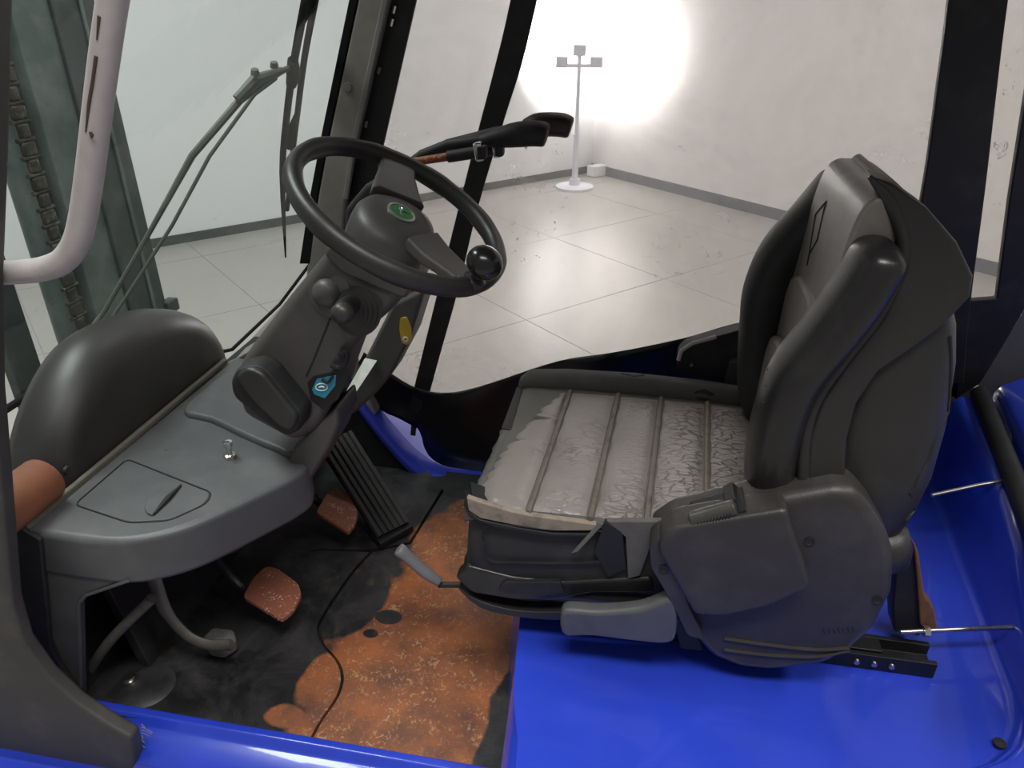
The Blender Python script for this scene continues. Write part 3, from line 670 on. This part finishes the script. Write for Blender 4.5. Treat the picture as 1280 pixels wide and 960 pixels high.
em = loft('badge_rim', [[bcen + wn * h + (w1 * math.cos(a) * r + w2 * math.sin(a) * r) for a in [2 * math.pi * k / 32 for k in range(32)]] for r, h in ((.026, -.004), (.026, .002), (.022, .003), (.022, .0))], BADGERING, hb_)
em2 = loft('badge', [[bcen + wn * h + (w1 * math.cos(a) * r + w2 * math.sin(a) * r) for a in [2 * math.pi * k / 32 for k in range(32)]] for r, h in ((.0225, -.002), (.0225, .002), (.001, .0025))], GREEN, hb_)
em2['label'] = 'green badge with a pale leaping mark'
def bp_(a, b): return bcen + w1 * a + w2 * b + wn * .0032
multi('badge_mark', [tube_data(cr([bp_(*q) for q in s], 3), .0012, 5) for s in (
    [(.006, -.010), (.0, -.006), (-.002, .0), (-.008, .006)], [(-.002, .0), (.004, .006), (.012, .008)], [(-.002, -.002), (-.010, -.001)], [(.0, .0), (-.004, .010), (-.012, .012)])], BADGERING, hb_)
# spinner knob
kp = WP(RR, 33, .0)
KD = -27
kp = U(607, 327, Y=WP(RR, KD).y - .01)
lathe('knob_clamp', [(0, -.004), (.018, -.004), (.020, .010), (.012, .016), (.010, .028), (0, .028)], WP(RR, KD, .006), wn, PLASTIC, sw, 18)
kc = WP(RR, KD, .050)
rs = [(.0 + .031 * math.sin(R(a)), -.027 * math.cos(R(a))) for a in range(0, 181, 12)]
lathe('spinner_knob', rs, kc, wn, plain('glossy knob', (.014, .014, .015), .22), sw, 28, sharp=80)

# ---------------------------------------------------------------- lever console and hydraulic levers behind the wheel
lc = thing('lever_stand', 'grey slanting stand with white label behind the steering column', 'lever stand', (-.66, 1.5, .2))
prism('stand_body', UU([(532, 360), (512, 425), (488, 470), (470, 492), (440, 520), (425, 505), (445, 470), (470, 420), (490, 380)], Y=1.47), (0, .10, 0), plain('stand paint', (.10, .10, .095), .5, dirt=(.06, .06, .058), dscale=9), lc, .01)
lab = prism('label', [U(456, 448, Y=1.465), U(471, 451, Y=1.465), U(440, 498, Y=1.40), U(430, 494, Y=1.40)], (0, .002, 0), WHITE, lc); lab['label'] = 'white paper label'
prism('stand_neck', UU([(430, 262), (455, 232), (500, 208), (520, 205), (515, 225), (480, 250), (470, 300), (530, 360), (480, 390), (430, 330)], Y=1.50), (0, .06, 0), PLASTIC, lc, .012)
tg = thing('key_tag', 'amber yellow plastic tag hanging below the column by the white label', 'tag', U(506, 398, Y=1.40))
tp_ = UU([(500, 398), (508, 396), (514, 412), (514, 426), (508, 432), (502, 428), (499, 412)], Y=1.40)
prism('tag_body', fillet(tp_, .006), (0, .004, 0), YELLOW, tg, .001)
tube('tag_ring', [U(507, 424, Y=1.398) + V((.005 * math.cos(t), 0, .005 * math.sin(t))) for t in [2 * math.pi * k / 12 for k in range(13)]], .0015, WHITE, tg, 6)
def lever(label, pts, radii, mat, Y, extra=None, group='hydraulic levers'):
    t = thing('hydraulic_lever', label, 'lever', U(*pts[0], Y=Y), group)
    return t
l1 = thing('hydraulic_lever', 'nearer hydraulic lever with long black bent grip above the steering wheel', 'lever', U(500, 215, Y=1.54))
tube('shaft', [U(*p, Y=1.54) for p in ((470, 240), (500, 215), (528, 194), (560, 182), (610, 176))], [.010, .011, .012, .013, .015], RUBBER, l1, 10)
tube('grip', [U(*p, Y=1.54) for p in cr([V(p) for p in ((600, 177), (625, 172), (650, 168), (672, 167), (684, 170))], 4)], [.015, .017, .019, .022, .024, .026, .028, .029, .030, .030, .030, .030, .030, .030, .029, .028, .025], RUBBER, l1, 16, flat=.85, bevel=.003)
l2 = thing('hydraulic_lever', 'farther hydraulic lever whose brown black grip shows above the nearer one', 'lever', U(500, 215, Y=1.62))
tube('shaft', [U(*p, Y=1.62) for p in ((475, 235), (520, 200), (560, 180), (620, 165), (665, 158))], .011, RUBBER, l2, 10)
tube('grip', [U(*p, Y=1.62) for p in cr([V(p) for p in ((655, 160), (675, 156), (700, 156), (714, 160))], 4)], [.020, .023, .026, .028, .029, .029, .029, .029, .029, .029, .028, .027, .024], plain('brown black grip', (.03, .02, .016), .5), l2, 16, flat=.85, bevel=.003)
RUSTROD = rustmat('rusty rod')
l3 = thing('hydraulic_lever', 'short rusty hydraulic lever with black sleeve and bright clip below the grips', 'lever', U(520, 203, Y=1.49))
tube('shaft', [U(*p, Y=1.50) for p in ((490, 208), (520, 202), (566, 195))], .0085, RUSTROD, l3, 10)
tube('sleeve', [U(*p, Y=1.50) for p in ((560, 196), (605, 189))], .012, RUBBER, l3, 12)
box('clip', U(599, 189, Y=1.492), (.018, .026, .036), CHROME, l3, Matrix.Rotation(R(-10), 4, 'Y'), .004)
box('clip_core', U(603, 190, Y=1.488), (.018, .026, .026), RUBBER, l3, None, .004)
tube('sleeve', [U(*p, Y=1.55) for p in ((600, 190), (622, 186))], .012, RUBBER, l3, 12)
box('clip', U(621, 186, Y=1.545), (.016, .026, .034), CHROME, l3, Matrix.Rotation(R(-10), 4, 'Y'), .004)
box('clip_core', U(625, 187, Y=1.54), (.016, .026, .026), RUBBER, l3, None, .004)

# ---------------------------------------------------------------- pedals
def pedal(label, px, z, arm):
    t = thing('brake_pedal', label, 'pedal', arm[-1])
    c = UU(px, Z=z); prism('pad', fillet([p + V((0, 0, (c[0].x - p.x) * .12)) for p in c], .012), (0, 0, -.012), RUSTPAD, t, .003)
    m = sum(c, V((0, 0, 0))) / len(c)
    tube('arm', cr([m + V((-.015, 0, -.034))] + [a + V((0, 0, -.02)) for a in arm], 4), .011, DARKSTEEL, t, 8)
    return t
pedal('brown worn brake pedal pad in the middle of the footwell', [(303, 745), (316, 722), (332, 707), (346, 708), (372, 724), (376, 737), (366, 756), (351, 769)], .10, [V((-.86, 1.16, .10)), V((-.93, 1.17, .22)), V((-.95, 1.17, .36))])
pedal('brown worn pedal pad beside the ribbed accelerator', [(394, 640), (410, 614), (422, 608), (436, 616), (447, 634), (444, 648), (435, 661)], .10, [V((-.82, 1.5, .10)), V((-.90, 1.5, .22)), V((-.94, 1.5, .36))])
acc = thing('accelerator_pedal', 'long black ribbed accelerator pedal hinged on the floor', 'pedal', (-.56, 1.40, .0))
q0, q1 = U(472, 672, Z=.035), U(512, 652, Z=.035); q3, q2 = U(398, 556, Z=.20), U(440, 538, Z=.20)
nrm = (q1 - q0).cross(q3 - q0).normalized()
if nrm.z < 0: nrm = -nrm
prism('tread', [q0, q1, q2, q3], -nrm * .015, RUBBER, acc, .003)
for k in range(6):
    a = (k + .5) / 6; h = .055
    pa, pb_ = q0.lerp(q1, a - h), q0.lerp(q1, a + h); pc, pd = q3.lerp(q2, a + h), q3.lerp(q2, a - h)
    prism('rib', [pa, pb_, pc, pd], nrm * .005, PLASTIC, acc, .001, 1)
prism('hinge_block', [q0 + V((.01, -.01, -.03)), q1 + V((.01, 0, -.03)), q1.lerp(q2, .12) + V((0, 0, -.04)), q0.lerp(q3, .12) + V((0, 0, -.04))], (0, 0, .018), RUBBER, acc, .003)
clu = thing('clutch_lever', 'curved grey steel pedal lever below the console opening', 'lever', (-.9, 1.05, .05))
tube('arm', cr(UU([(188, 705), (195, 730), (208, 765), (235, 795), (262, 806), (290, 806)], Y=.985), 4), [.017] * 9 + [.015] * 12, plain('dusty steel', (.16, .15, .13), .5, .3, dirt=(.08, .075, .065), dscale=12), clu, 10, flat=.5)
prism('pad', fillet(UU([(253, 795), (266, 783), (292, 786), (296, 800), (278, 812), (258, 808)], Z=.045), .01), (0, 0, -.03), plain('worn grey pad', (.11, .11, .108), .5, dirt=(.2, .19, .18), dscale=20), clu, .006)
hs = tube('hydraulic_hose', cr([U(108, 846, Y=.935), U(122, 822, Y=.935), U(140, 798, Y=.935), U(165, 772, Y=.94), U(190, 748, Y=.95)], 4), .011, plain('dusty hose', (.13, .12, .105), .7, dirt=(.05, .05, .045), dscale=30), None, 10)
tag(hs, 'short dusty pipe inside the console side opening', 'pipe')

# ---------------------------------------------------------------- near door pillar with rubber skin, grab rail
pil = thing('door_pillar', 'worn dark grey door pillar whose rubber foot sweeps over the blue sill', 'pillar', (-1.0, .8, -.1))
po = [V((U(-80, -60, Y=.80).x, .80, 1.63)), V((U(22, -60, Y=.80).x + .02, .80, 1.63))] + UU([(20, 0), (14, 200), (8, 340), (10, 480), (18, 580), (24, 660), (30, 740), (44, 790), (72, 830), (108, 864), (150, 892), (176, 906), (180, 930), (177, 962), (176, 990), (-80, 990)], Y=.80)
prism('rubber_skin', po, (0, -.03, 0), RUBBERCLOTH, pil, .008, 3)
prism('door_seal', UU([(10, 640), (29, 664), (50, 676), (56, 740), (62, 812), (86, 850), (112, 880), (112, 896), (60, 880), (-20, 820), (-20, 640)], Y=.862), (0, .012, 0), RUBBER, pil, .004)
for k in range(16):
    y = 905 + k * 3.6; a = U(177, y, Y=.799); d = V((random.uniform(.004, .014), -.002, random.uniform(-.008, .006)))
    if k in (1, 2, 3): d.x += .012
    tube('frayed_thread', [a, a + d * .6, a + d + V((0, 0, -.002))], .0007, TAN, pil, 4)
gr = thing('grab_rail', 'bent silver grey grab rail with chipped paint in the door opening', 'grab rail', U(8, 340, Y=.818))
gpts = [U(*p, Y=.818) for p in cr([V(p) for p in ((196, -300), (152, -60), (141, 0), (128, 90), (113, 210), (104, 270), (95, 303), (80, 325), (55, 336), (20, 340), (-30, 342))], 5)]
tube('rail_tube', gpts, .0165, RAILPAINT, gr, 20)
for pts in ([(120, 70), (116, 100), (111, 130), (107, 165)], [(113, 165), (115, 172), (117, 168)], [(124, 20), (121, 50)]):
    tube('paint_chip', [U(*p, Y=.801) for p in pts], [.002] * (len(pts) - 1) + [.0008], plain('bare rusty metal', (.07, .045, .035), .7), gr, 6)

# ================================================================== DRIVER SEAT
seat = thing('driver_seat', 'worn black driver seat with cracked grey cushion and plastic backed backrest', 'seat', (.03, 1.25, .2))
# base, slide rails
prism('seat_base', [V((-.20, 1.06, .22)), V((.36, 1.06, .22)), V((.36, 1.06, .36)), V((-.22, 1.06, .36))], (0, .38, 0), RUBBER, seat, .02)
for y in (1.055, 1.40):
    r_ = prism('slide_rail', [V((-.05, y, .201)), V((-.05, y + .055, .201)), V((-.05, y + .055, .235)), V((-.05, y + .045, .235)), V((-.05, y + .045, .211)), V((-.05, y + .010, .211)), V((-.05, y + .010, .235)), V((-.05, y, .235))], (.63, 0, 0), DARKSTEEL, seat, .001, 1)
    box('rail_insert', (.22, y + .0275, .227), (.54, .03, .02), DARKSTEEL, r_, None, .002)
for x in (.445, .475, .505): lathe('rail_stud', [(0, 0), (.006, 0), (.005, .004), (0, .004)], V((x, 1.054, .218)), (0, -1, 0), STEEL, seat, 10)
# base pan: dark moulded tray under the cushion
pan = []
for z, gx, gy in ((.265, -.05, .06), (.285, -.02, .02), (.305, .0, .005), (.33, .0, .0), (.345, -.012, .008)):
    x0, x1, y0, y1 = -.292 - gx, .27, 1.012 + gy, 1.50 - gy
    pan.append(fillet([V((x0, y0, z)), V((x1, y0, z)), V((x1, y1, z)), V((x0, y1, z))], .06, 4))
loft('base_pan', pan, PLASTIC, seat, sharp=45)
prism('pan_lip', fillet(UU([(568, 722), (585, 708), (640, 722), (700, 728), (815, 722), (818, 742), (740, 742), (690, 752), (640, 750), (590, 742)], Y=1.006), .01, 3), (0, .03, 0), BOLSTER, seat, .006)
prism('pan_notch', fillet(UU([(622, 738), (630, 728), (700, 728), (706, 742), (670, 746)], Y=1.000), .006, 3), (0, .02, 0), RUBBER, seat, .003)
prism('pan_rim', cr(UU([(572, 735), (600, 752), (650, 764), (720, 764), (800, 752), (820, 744), (820, 772), (720, 776), (650, 772), (600, 760)], Y=1.012), 3, True), (0, .03, 0), PLASTIC, seat, .006)
# foam body, side foam
foam = []
for z, o in ((.345, .0), (.36, -.008), (.45, -.002), (.475, .002), (.487, .012)):
    foam.append(fillet([V((-.272 + o, 1.018 + o, z)), V((.27, 1.018 + o, z)), V((.27, 1.500 - o, z)), V((-.262 + o, 1.500 - o, z))], .035, 4))
fo = loft('foam_block', foam, FOAM, seat, sharp=50)
sc_ = cr([U(*p, Y=1.006) for p in ((605, 680), (612, 700), (640, 703), (740, 703), (758, 690), (752, 664), (690, 662), (620, 655), (604, 664))], 4, True)
tube('foam_crease', sc_, .0022, RUBBER, seat, 6)
tube('foam_edge', [U(*p, Y=1.008) for p in ((634, 703), (690, 704), (755, 703))], .0018, GREYCLOTH, seat, 5)
# worn grey cover under the panels
cov = []
n1, n2 = 24, 22
def cover_z(x, y):
    u = (x + .27) / .53; v = (y - 1.01) / .48
    return .497 - .012 * max(0, 1 - u / .10) ** 2 - .010 * max(0, 1 - v / .06) ** 2 + .006 * math.sin(u * 3.0)
vs = []; fs = []
for i in range(n1 + 1):
    for j in range(n2 + 1):
        u = i / n1; v = j / n2; y = 1.008 + .470 * v; x = -.272 + .020 * v + u * .530
        if i == 0: x += .004 * math.sin(j * 2.3)
        vs.append(V((x, y, cover_z(x, y))))
for i in range(n1):
    for j in range(n2): fs.append([i * (n2 + 1) + j, (i + 1) * (n2 + 1) + j, (i + 1) * (n2 + 1) + j + 1, i * (n2 + 1) + j + 1])
mk('seat_cover', vs, fs, GREYCLOTH, seat, thick=.005)
slot = prism('cover_tear', UU([(627, 535), (646, 484), (653, 484), (639, 537)], Z=.499), (0, 0, -.002), RUBBER, seat)
prism('cover_tear', UU([(588, 602), (600, 606), (650, 628), (646, 636), (612, 630), (590, 618)], Z=.4995), (0, 0, -.003), RUBBER, seat)
# five shiny panels
def panel(x0, x1, ragged=False):
    na, nb = 12, 40; vs = []; fs = []
    for j in range(nb + 1):
        v = j / nb; y = 1.022 + .432 * v; sh = .022 * v
        a, b = x0 + sh, x1 + sh
        if ragged:
            cut = [(0, .035), (.12, .0), (.3, .006), (.5, .022), (.7, .045), (.82, .060), (.92, .080), (1, .090)]
            for (p, q), (p2, q2) in zip(cut, cut[1:]):
                if p <= v <= p2: a += q + (q2 - q) * (v - p) / (p2 - p)
            a += .004 * math.sin(j * 1.9) + .003 * math.sin(j * 4.1)
        else:
            a += .0012 * math.sin(j * .8 + x0 * 50)
        for i in range(na + 1):
            u = i / na; x = a + (b - a) * u
            e = (1 - abs(2 * u - 1) ** 4) * (1 - abs(2 * v - 1) ** 14) + 0
            vs.append(V((x, y, cover_z(x, y) + .0028 + .0085 * e)))
    for j in range(nb):
        for i in range(na): fs.append([j * (na + 1) + i, j * (na + 1) + i + 1, (j + 1) * (na + 1) + i + 1, (j + 1) * (na + 1) + i])
    return mk('seat_panel', vs, fs, LEATHER, seat, sharp=80)
PX = [(-.262, -.166), (-.152, -.060), (-.044, .034), (.050, .134), (.149, .232)]
for k, (a, b) in enumerate(PX): panel(a, b, k == 0)
for (a, b), (c, d) in zip(PX, PX[1:]):
    m = (b + c) / 2
    tube('welt', [V((m + .022 * v, 1.012 + .452 * v, cover_z(m, 1.05) + .003)) for v in (0, .25, .5, .75, 1)], .0052, WELT, seat, 8)
# torn lining lip along the near edge
def lip(px, Y, t, mat, name='torn_lining', bev=.002): return prism(name, UU(px, Y=Y), (0, t, 0), mat, seat, bev)
lip([(583, 622), (600, 628), (640, 640), (665, 645), (745, 656), (747, 664), (690, 664), (640, 656), (600, 648), (585, 638)], 1.004, .012, TAN)
lip([(582, 618), (586, 640), (600, 650), (640, 659), (690, 667), (745, 668), (735, 672), (680, 670), (620, 660), (588, 648), (579, 632)], 1.002, .012, RUBBER, 'torn_edge')
lip([(758, 652), (830, 652), (842, 656), (820, 665), (800, 720), (785, 724), (782, 672)], 1.004, .012, GREYCLOTH)
lip([(756, 652), (778, 664), (783, 712), (760, 722), (742, 690)], 1.004, .010, RUBBER, 'torn_edge')
fl_ = prism('torn_flap', [U(714, 692, Y=.992), U(722, 690, Y=.992), U(755, 655, Y=1.004), U(748, 654, Y=1.004)], (0, .003, 0), GREYCLOTH, seat, .0008, 1)
# far edge bolster of the cushion
fb = []
for x, h in ((-.258, .0), (-.235, .022), (-.15, .030), (0, .034), (.15, .030), (.27, .02)):
    s = .0 if x > -.2 else .0
    fb.append([V((x, 1.468, .488)), V((x, 1.470, .500 + h * .55)), V((x, 1.482, .508 + h * .9)), V((x, 1.505, .508 + h)), V((x, 1.525, .500 + h * .7)), V((x, 1.53, .47)), V((x, 1.50, .44))])
BOLT_ = loft('cushion_bolster', fb, plain('dark grey cloth', (.075, .072, .068), .7, dirt=(.05, .047, .044), dscale=12, grain=.5, gscale=160), seat, sharp=60)
fbo = BOLT_
for q in ([(752, 461), (762, 457), (775, 459), (768, 464)], [(776, 466), (782, 458), (796, 457), (810, 460), (806, 468), (792, 470)], [(868, 490), (880, 486), (893, 492), (884, 500), (872, 498)]):
    prism('cover_tear', HH(fbo, q, .0012), (0, 0, -.002), RUBBER, seat, 0)
# front roll of the cushion
tube('front_roll', [V((-.262 + .02 * v, 1.02 + .45 * v, .485)) for v in (0, .3, .6, 1)], .012, GREYCLOTH, seat, 10)
# silver adjuster lever
sg = thing('adjuster_lever', 'pale grey adjuster lever sticking out from the cushion front over the rusty floor', 'lever', U(575, 728, Y=1.10))
tube('rod', [U(*p, Y=1.10) for p in ((548, 731), (575, 731), (612, 732))], .006, RUBBER, sg, 8)
tube('grip', [U(*p, Y=1.10) for p in cr([V(p) for p in ((498, 686), (512, 698), (530, 714), (550, 728))], 4)], [.015, .016, .015, .014, .014, .014, .014, .014, .014, .014, .013, .012, .010], LEVERGREY, sg, 14, flat=.8, bevel=.002)
# backrest ----------------------------------------------------------------
def sweep_bolster(name, path, hw, yc, hy, mat, n=20, e=2.6):
    """rounded cushion roll following a path of (x, z); hw = half widths across the path"""
    P = cr([V(p) for p in path], 5); W = cr([V((w_, 0)) for w_ in hw], 5); rings = []
    for i, p in enumerate(P):
        t = (P[min(i + 1, len(P) - 1)] - P[max(i - 1, 0)]).normalized(); nx = V((t.y, -t.x))
        k = 1.0
        e_ = min(i, len(P) - 1 - i)
        k = (.30, .62, .82, .93, .98, 1.0)[min(e_, 5)]
        ring = []
        for j in range(n):
            a = 2 * math.pi * j / n; c, s_ = math.cos(a), math.sin(a)
            c = math.copysign(abs(c) ** (2 / e), c); s_ = math.copysign(abs(s_) ** (2 / e), s_)
            q = p + nx * c * W[i].x * k; ring.append(V((q.x, yc + s_ * hy * k, q.y)))
        rings.append(ring)
    return loft(name, rings, mat, seat, sharp=80)
nb = sweep_bolster('side_bolster', [(.262, .50), (.238, .58), (.230, .68), (.241, .775), (.274, .85), (.304, .92), (.319, .970), (.325, .998)], [.042, .041, .039, .037, .035, .035, .034, .030], 1.068, .062, BOLSTER)
sweep_bolster('side_bolster', [(.275, .48), (.256, .60), (.246, .70), (.243, .78), (.258, .86), (.295, .93), (.325, .99), (.335, 1.01)], [.045, .046, .045, .046, .042, .036, .030, .024], 1.425, .060, RUBBER)
pan_prof = [(.255, .52), (.262, .62), (.266, .73), (.275, .86), (.282, .95), (.290, 1.01), (.302, 1.040), (.325, 1.048), (.345, 1.03), (.36, .9), (.36, .52)]
bp0 = prism('back_panel', [V((p.x, 1.100, p.y)) for p in cr([V(p) for p in pan_prof], 3, True)], (0, .285, 0), BACKLEATHER, seat, .024, 5)
prism('head_roll', [V((p.x, 1.105, p.y)) for p in cr([V(p) for p in [(.318, .92), (.325, 1.02), (.338, 1.052), (.352, 1.052), (.372, 1.02), (.375, .92)]], 3, True)], (0, .28, 0), VINYL, seat, .024, 4)
for pts in ([(1033, 252), (1020, 268), (1012, 318), (1022, 300), (1033, 252)], [(1012, 318), (1009, 332)], [(1004, 345), (1000, 365), (1003, 380)]):
    tube('stitching', HH(bp0, pts, .0005), .0016, RUBBER, bp0, 5)
for zt_, xb_, t_ in ((.865, .286, .020), (.745, .272, .024)):
    prism('panel_pad', [V((xb_ - .03 * (zt_ - z), y, z)) for y, z in ((1.12, .56), (1.12, zt_ - .05), (1.14, zt_ - .02), (1.19, zt_), (1.29, zt_), (1.35, zt_ - .02), (1.37, zt_ - .06), (1.37, .56))], (-t_, 0, 0), BACKLEATHER, bp0, .012, 4)
for a_, b_ in (((948, 470), (960, 462)), ((944, 490), (958, 482)), ((940, 508), (955, 503))):
    tube('edge_crack', HH(nb, [a_, b_], .0005), .0016, RUBBER, nb, 5)
# plastic shell: near flank leans in towards the top
def yn(z): return 1.012 + .20 * max(0, z - .62)
SP_P, SP_N = V((0, 1.012, .62)), V((0, 1, -.20))
def shell_ring(z, xf, xb, inset=0, n=40, e=3.4):
    y0, y1 = yn(z) + .016 + inset, 1.455 - .10 * max(0, z - .75) - inset
    yc = (y0 + y1) / 2; hw = (y1 - y0) / 2; xc = (xf + xb) / 2; hx = (xb - xf) / 2; out = []
    for k in range(n):
        a = 2 * math.pi * k / n; c, s = math.cos(a), math.sin(a)
        out.append(V((xc + hx * math.copysign(abs(c) ** (2 / e), c), yc + hw * math.copysign(abs(s) ** (2 / e), s), z)))
    return out
SH = [(.450, .37, .455, .06), (.47, .34, .470, .03), (.54, .300, .486, .005), (.62, .290, .496, 0), (.70, .290, .500, 0), (.80, .305, .492, 0), (.86, .320, .478, 0), (.91, .335, .455, .0), (.95, .340, .430, .0), (.99, .338, .408, .002), (1.02, .335, .388, .008), (1.038, .335, .374, .020), (1.046, .340, .364, .040)]
bs_ = loft('back_shell', [shell_ring(*s) for s in SH], PLASTIC, seat, sharp=60)
lip_px = [(1088, 222), (1112, 250), (1130, 296), (1128, 336), (1100, 396), (1058, 450), (1023, 500), (1008, 549), (1005, 612)]
tube('shell_lip', [UP(*p, SP_P, SP_N) + V((0, .008, 0)) for p in cr([V(p) for p in lip_px], 4)], [.003, .005, .007, .009] + [.010] * 29, PLASTIC, seat, 12)
rid = [(1092, 222), (1118, 230), (1160, 260), (1198, 304), (1218, 346), (1214, 372), (1183, 406), (1140, 438), (1099, 466), (1072, 505), (1060, 549), (1056, 612), (1008, 612), (1012, 549), (1028, 502), (1062, 452), (1104, 398), (1131, 338), (1132, 296), (1114, 250)]
prism('shell_ridge', [UP(*p, SP_P, SP_N) for p in rid], (0, .07, 0), PLASTIC, seat, .016, 4)
tube('shell_joint', HH(bs_, [tuple(p) for p in cr([V(p) for p in ((1187, 420), (1188, 470), (1178, 560), (1155, 620), (1132, 650))], 4)], .0005), .0026, RUBBER, seat, 6)
lathe('shell_foot', [(0, -.03), (.035, -.03), (.045, .0), (.042, .03), (.025, .045), (0, .048)], V((.440, 1.075, .475)), (.1, -.15, -1), PLASTIC, seat, 20, sharp=80)
# far hip restraint
hr = prism('hip_restraint', fillet(UU([(846, 462), (848, 440), (862, 430), (905, 418), (940, 408), (960, 430), (955, 500), (900, 480)], Y=1.56), .012, 3), (0, .04, 0), RUBBER, seat, .008)
tube('restraint_trim', [U(*p, Y=1.556) for p in ((848, 450), (852, 438), (866, 429), (895, 421))], .005, plain('pale trim', (.45, .42, .41), .5), hr, 8)
lathe('rivet', [(0, 0), (.005, 0), (.004, .003), (0, .003)], U(864, 456, Y=1.559), (0, -1, 0), STEEL, hr, 10)
prism('hip_bracket', UU([(905, 480), (912, 452), (938, 450), (942, 486)], Y=1.54), (0, .02, 0), POD, seat, .004)
# retractor housing on the near hip
podp = [(812, 676), (840, 657), (930, 634), (985, 622), (1048, 611), (1072, 616), (1090, 634), (1112, 672), (1120, 700), (1117, 745), (1094, 790), (1062, 818), (1030, 834), (965, 842), (925, 838), (890, 824), (860, 792), (838, 748), (812, 708)]
pod = prism('retractor_housing', fillet(UU(podp, Y=.975), .012, 3), (0, .085, 0), POD, seat, .020, 4)
sub = [(822, 690), (826, 672), (845, 660), (985, 637), (990, 660), (1004, 700), (1015, 735), (960, 760), (905, 772), (868, 770), (848, 735)]
prism('retractor_bulge', fillet(UU(sub, Y=.945), .012, 3), (0, .06, 0), POD, seat, .022, 4)
prism('front_plate', fillet(UU([(812, 684), (826, 672), (842, 700), (862, 760), (880, 800), (860, 795), (838, 750), (814, 710)], Y=.955), .008, 3), (0, .05, 0), POD, seat, .010, 3)
for (x, y, yy) in ((830, 711, .9545), (1012, 677, .9745), (1097, 750, .9745)):
    hl = lathe('screw_hole', [(0, 0), (.008, 0), (.0085, .0015), (.006, .0016), (.005, .0008), (0, .0008)], U(x, y, Y=yy), (0, -1, 0), RUBBER, pod, 14)
for dy in (0, 14):
    tube('rib', [U(*p, Y=.974) for p in cr([V(p) for p in ((905, 798 + dy), (960, 806 + dy * .9), (1020, 812 + dy * .6), (1062, 810 + dy * .2))], 4)], .0035, POD, pod, 6)
for k in range(7):
    x = 1030 + k * 6
    tube('embossed_mark', [U(x, 786 - k * .4, Y=.974), U(x + 2, 792 - k * .4, Y=.974)], .001, POD, pod, 4)
# belt webbing and guide
bg = prism('belt_guide', fillet(UU([(860, 668), (864, 655), (918, 642), (932, 636), (934, 645), (915, 654), (872, 668)], Y=.955), .004), (0, .06, 0), RUBBER, seat, .003)
wb = tube('belt_webbing', [U(864, 650, Y=.962), U(920, 634, Y=.962)], .0135, VINYL, seat, 14, bevel=.002); wb['label'] = 'rolled dark webbing of the seat belt'
multi('webbing_stitching', [tube_data([U(871 + k * 4, 659 - k * 1.15, Y=.949), U(873 + k * 4, 653 - k * 1.15, Y=.949)], .0012, 4) for k in range(11)], RUBBER, wb)
prism('webbing_end', UU([(905, 628), (918, 622), (930, 634), (936, 642), (925, 640)], Y=.98), (0, .045, 0), BOLSTER, seat, .003)
# recliner lever
rl = prism('recline_lever', cr(UU([(700, 774), (708, 764), (750, 766), (800, 762), (842, 750), (846, 790), (835, 806), (790, 803), (740, 797), (705, 796)], Y=.955), 4, True), (0, .03, 0), plain('grey recliner plastic', (.10, .102, .106), .42, dirt=(.065, .066, .07), dscale=14), seat, .009, 3)
rl['label'] = 'mid grey recline lever below the cushion'
prism('lever_mount', UU([(840, 770), (866, 775), (880, 815), (850, 812)], Y=1.0), (0, .05, 0), RUBBER, seat, .005)  # black block behind the recline lever

# ---------------------------------------------------------------- rods and bracket behind the seat
z1 = .30
rd = thing('hood_rod', 'thin bright steel rod running back from the rusty bracket over the blue hood', 'rod', (.55, 1.08, z1))
tube('rod_shaft', [V((.505, 1.075, .315)), V((.95, 1.235, .385))] if False else [U(1125, 790, Y=1.09), U(1330, 781, Y=1.16)], .0045, STEEL, rd, 10)
lathe('rod_nut', [(0, 0), (.010, 0), (.010, .010), (0, .010)], U(1154, 789, Y=1.10), (1, .1, 0), CHROME, rd, 6)
rd2 = tube('hood_rod', [U(1165, 619, Y=1.40), U(1225, 606, Y=1.42), U(1335, 589, Y=1.45)], .0045, STEEL, None, 10)
tag(rd2, 'thin steel rod emerging behind the backrest over the rubber seal', 'rod')
bk = thing('seat_bracket', 'rust edged black upright bracket behind the seat backrest', 'bracket', (.55, 1.12, .2))
prism('bracket_plate', UU([(1122, 690), (1140, 680), (1150, 700), (1156, 780), (1150, 796), (1118, 790), (1116, 760)], Y=1.13), (0, .05, 0), RUBBER, bk, .004)
prism('rust_edge', UU([(1142, 680), (1148, 690), (1156, 745), (1168, 762), (1172, 785), (1160, 795), (1150, 780), (1146, 720)], Y=1.12), (0, .03, 0), plain('rust', (.16, .07, .03), .7, dirt=(.05, .03, .02), dscale=30), bk, .003)

# ================================================================== unseen overhead guard, added above the frame to shade the cab
og = thing('unseen_guard_roof', 'unseen black steel guard roof added above the cab to shade it', 'overhead guard', (.1, 1.3, 1.62))
box('roof_panel', (.15, 1.33, 1.66), (1.75, 1.12, .03), DARKSTEEL, og, None, .01)
for x in (-.70, 1.0): box('roof_beam', (x, 1.33, 1.62), (.06, 1.12, .06), DARKSTEEL, og, None, .01)
for y in (.80, 1.86): box('roof_beam', (.15, y, 1.62), (1.75, .05, .06), DARKSTEEL, og, None, .01)
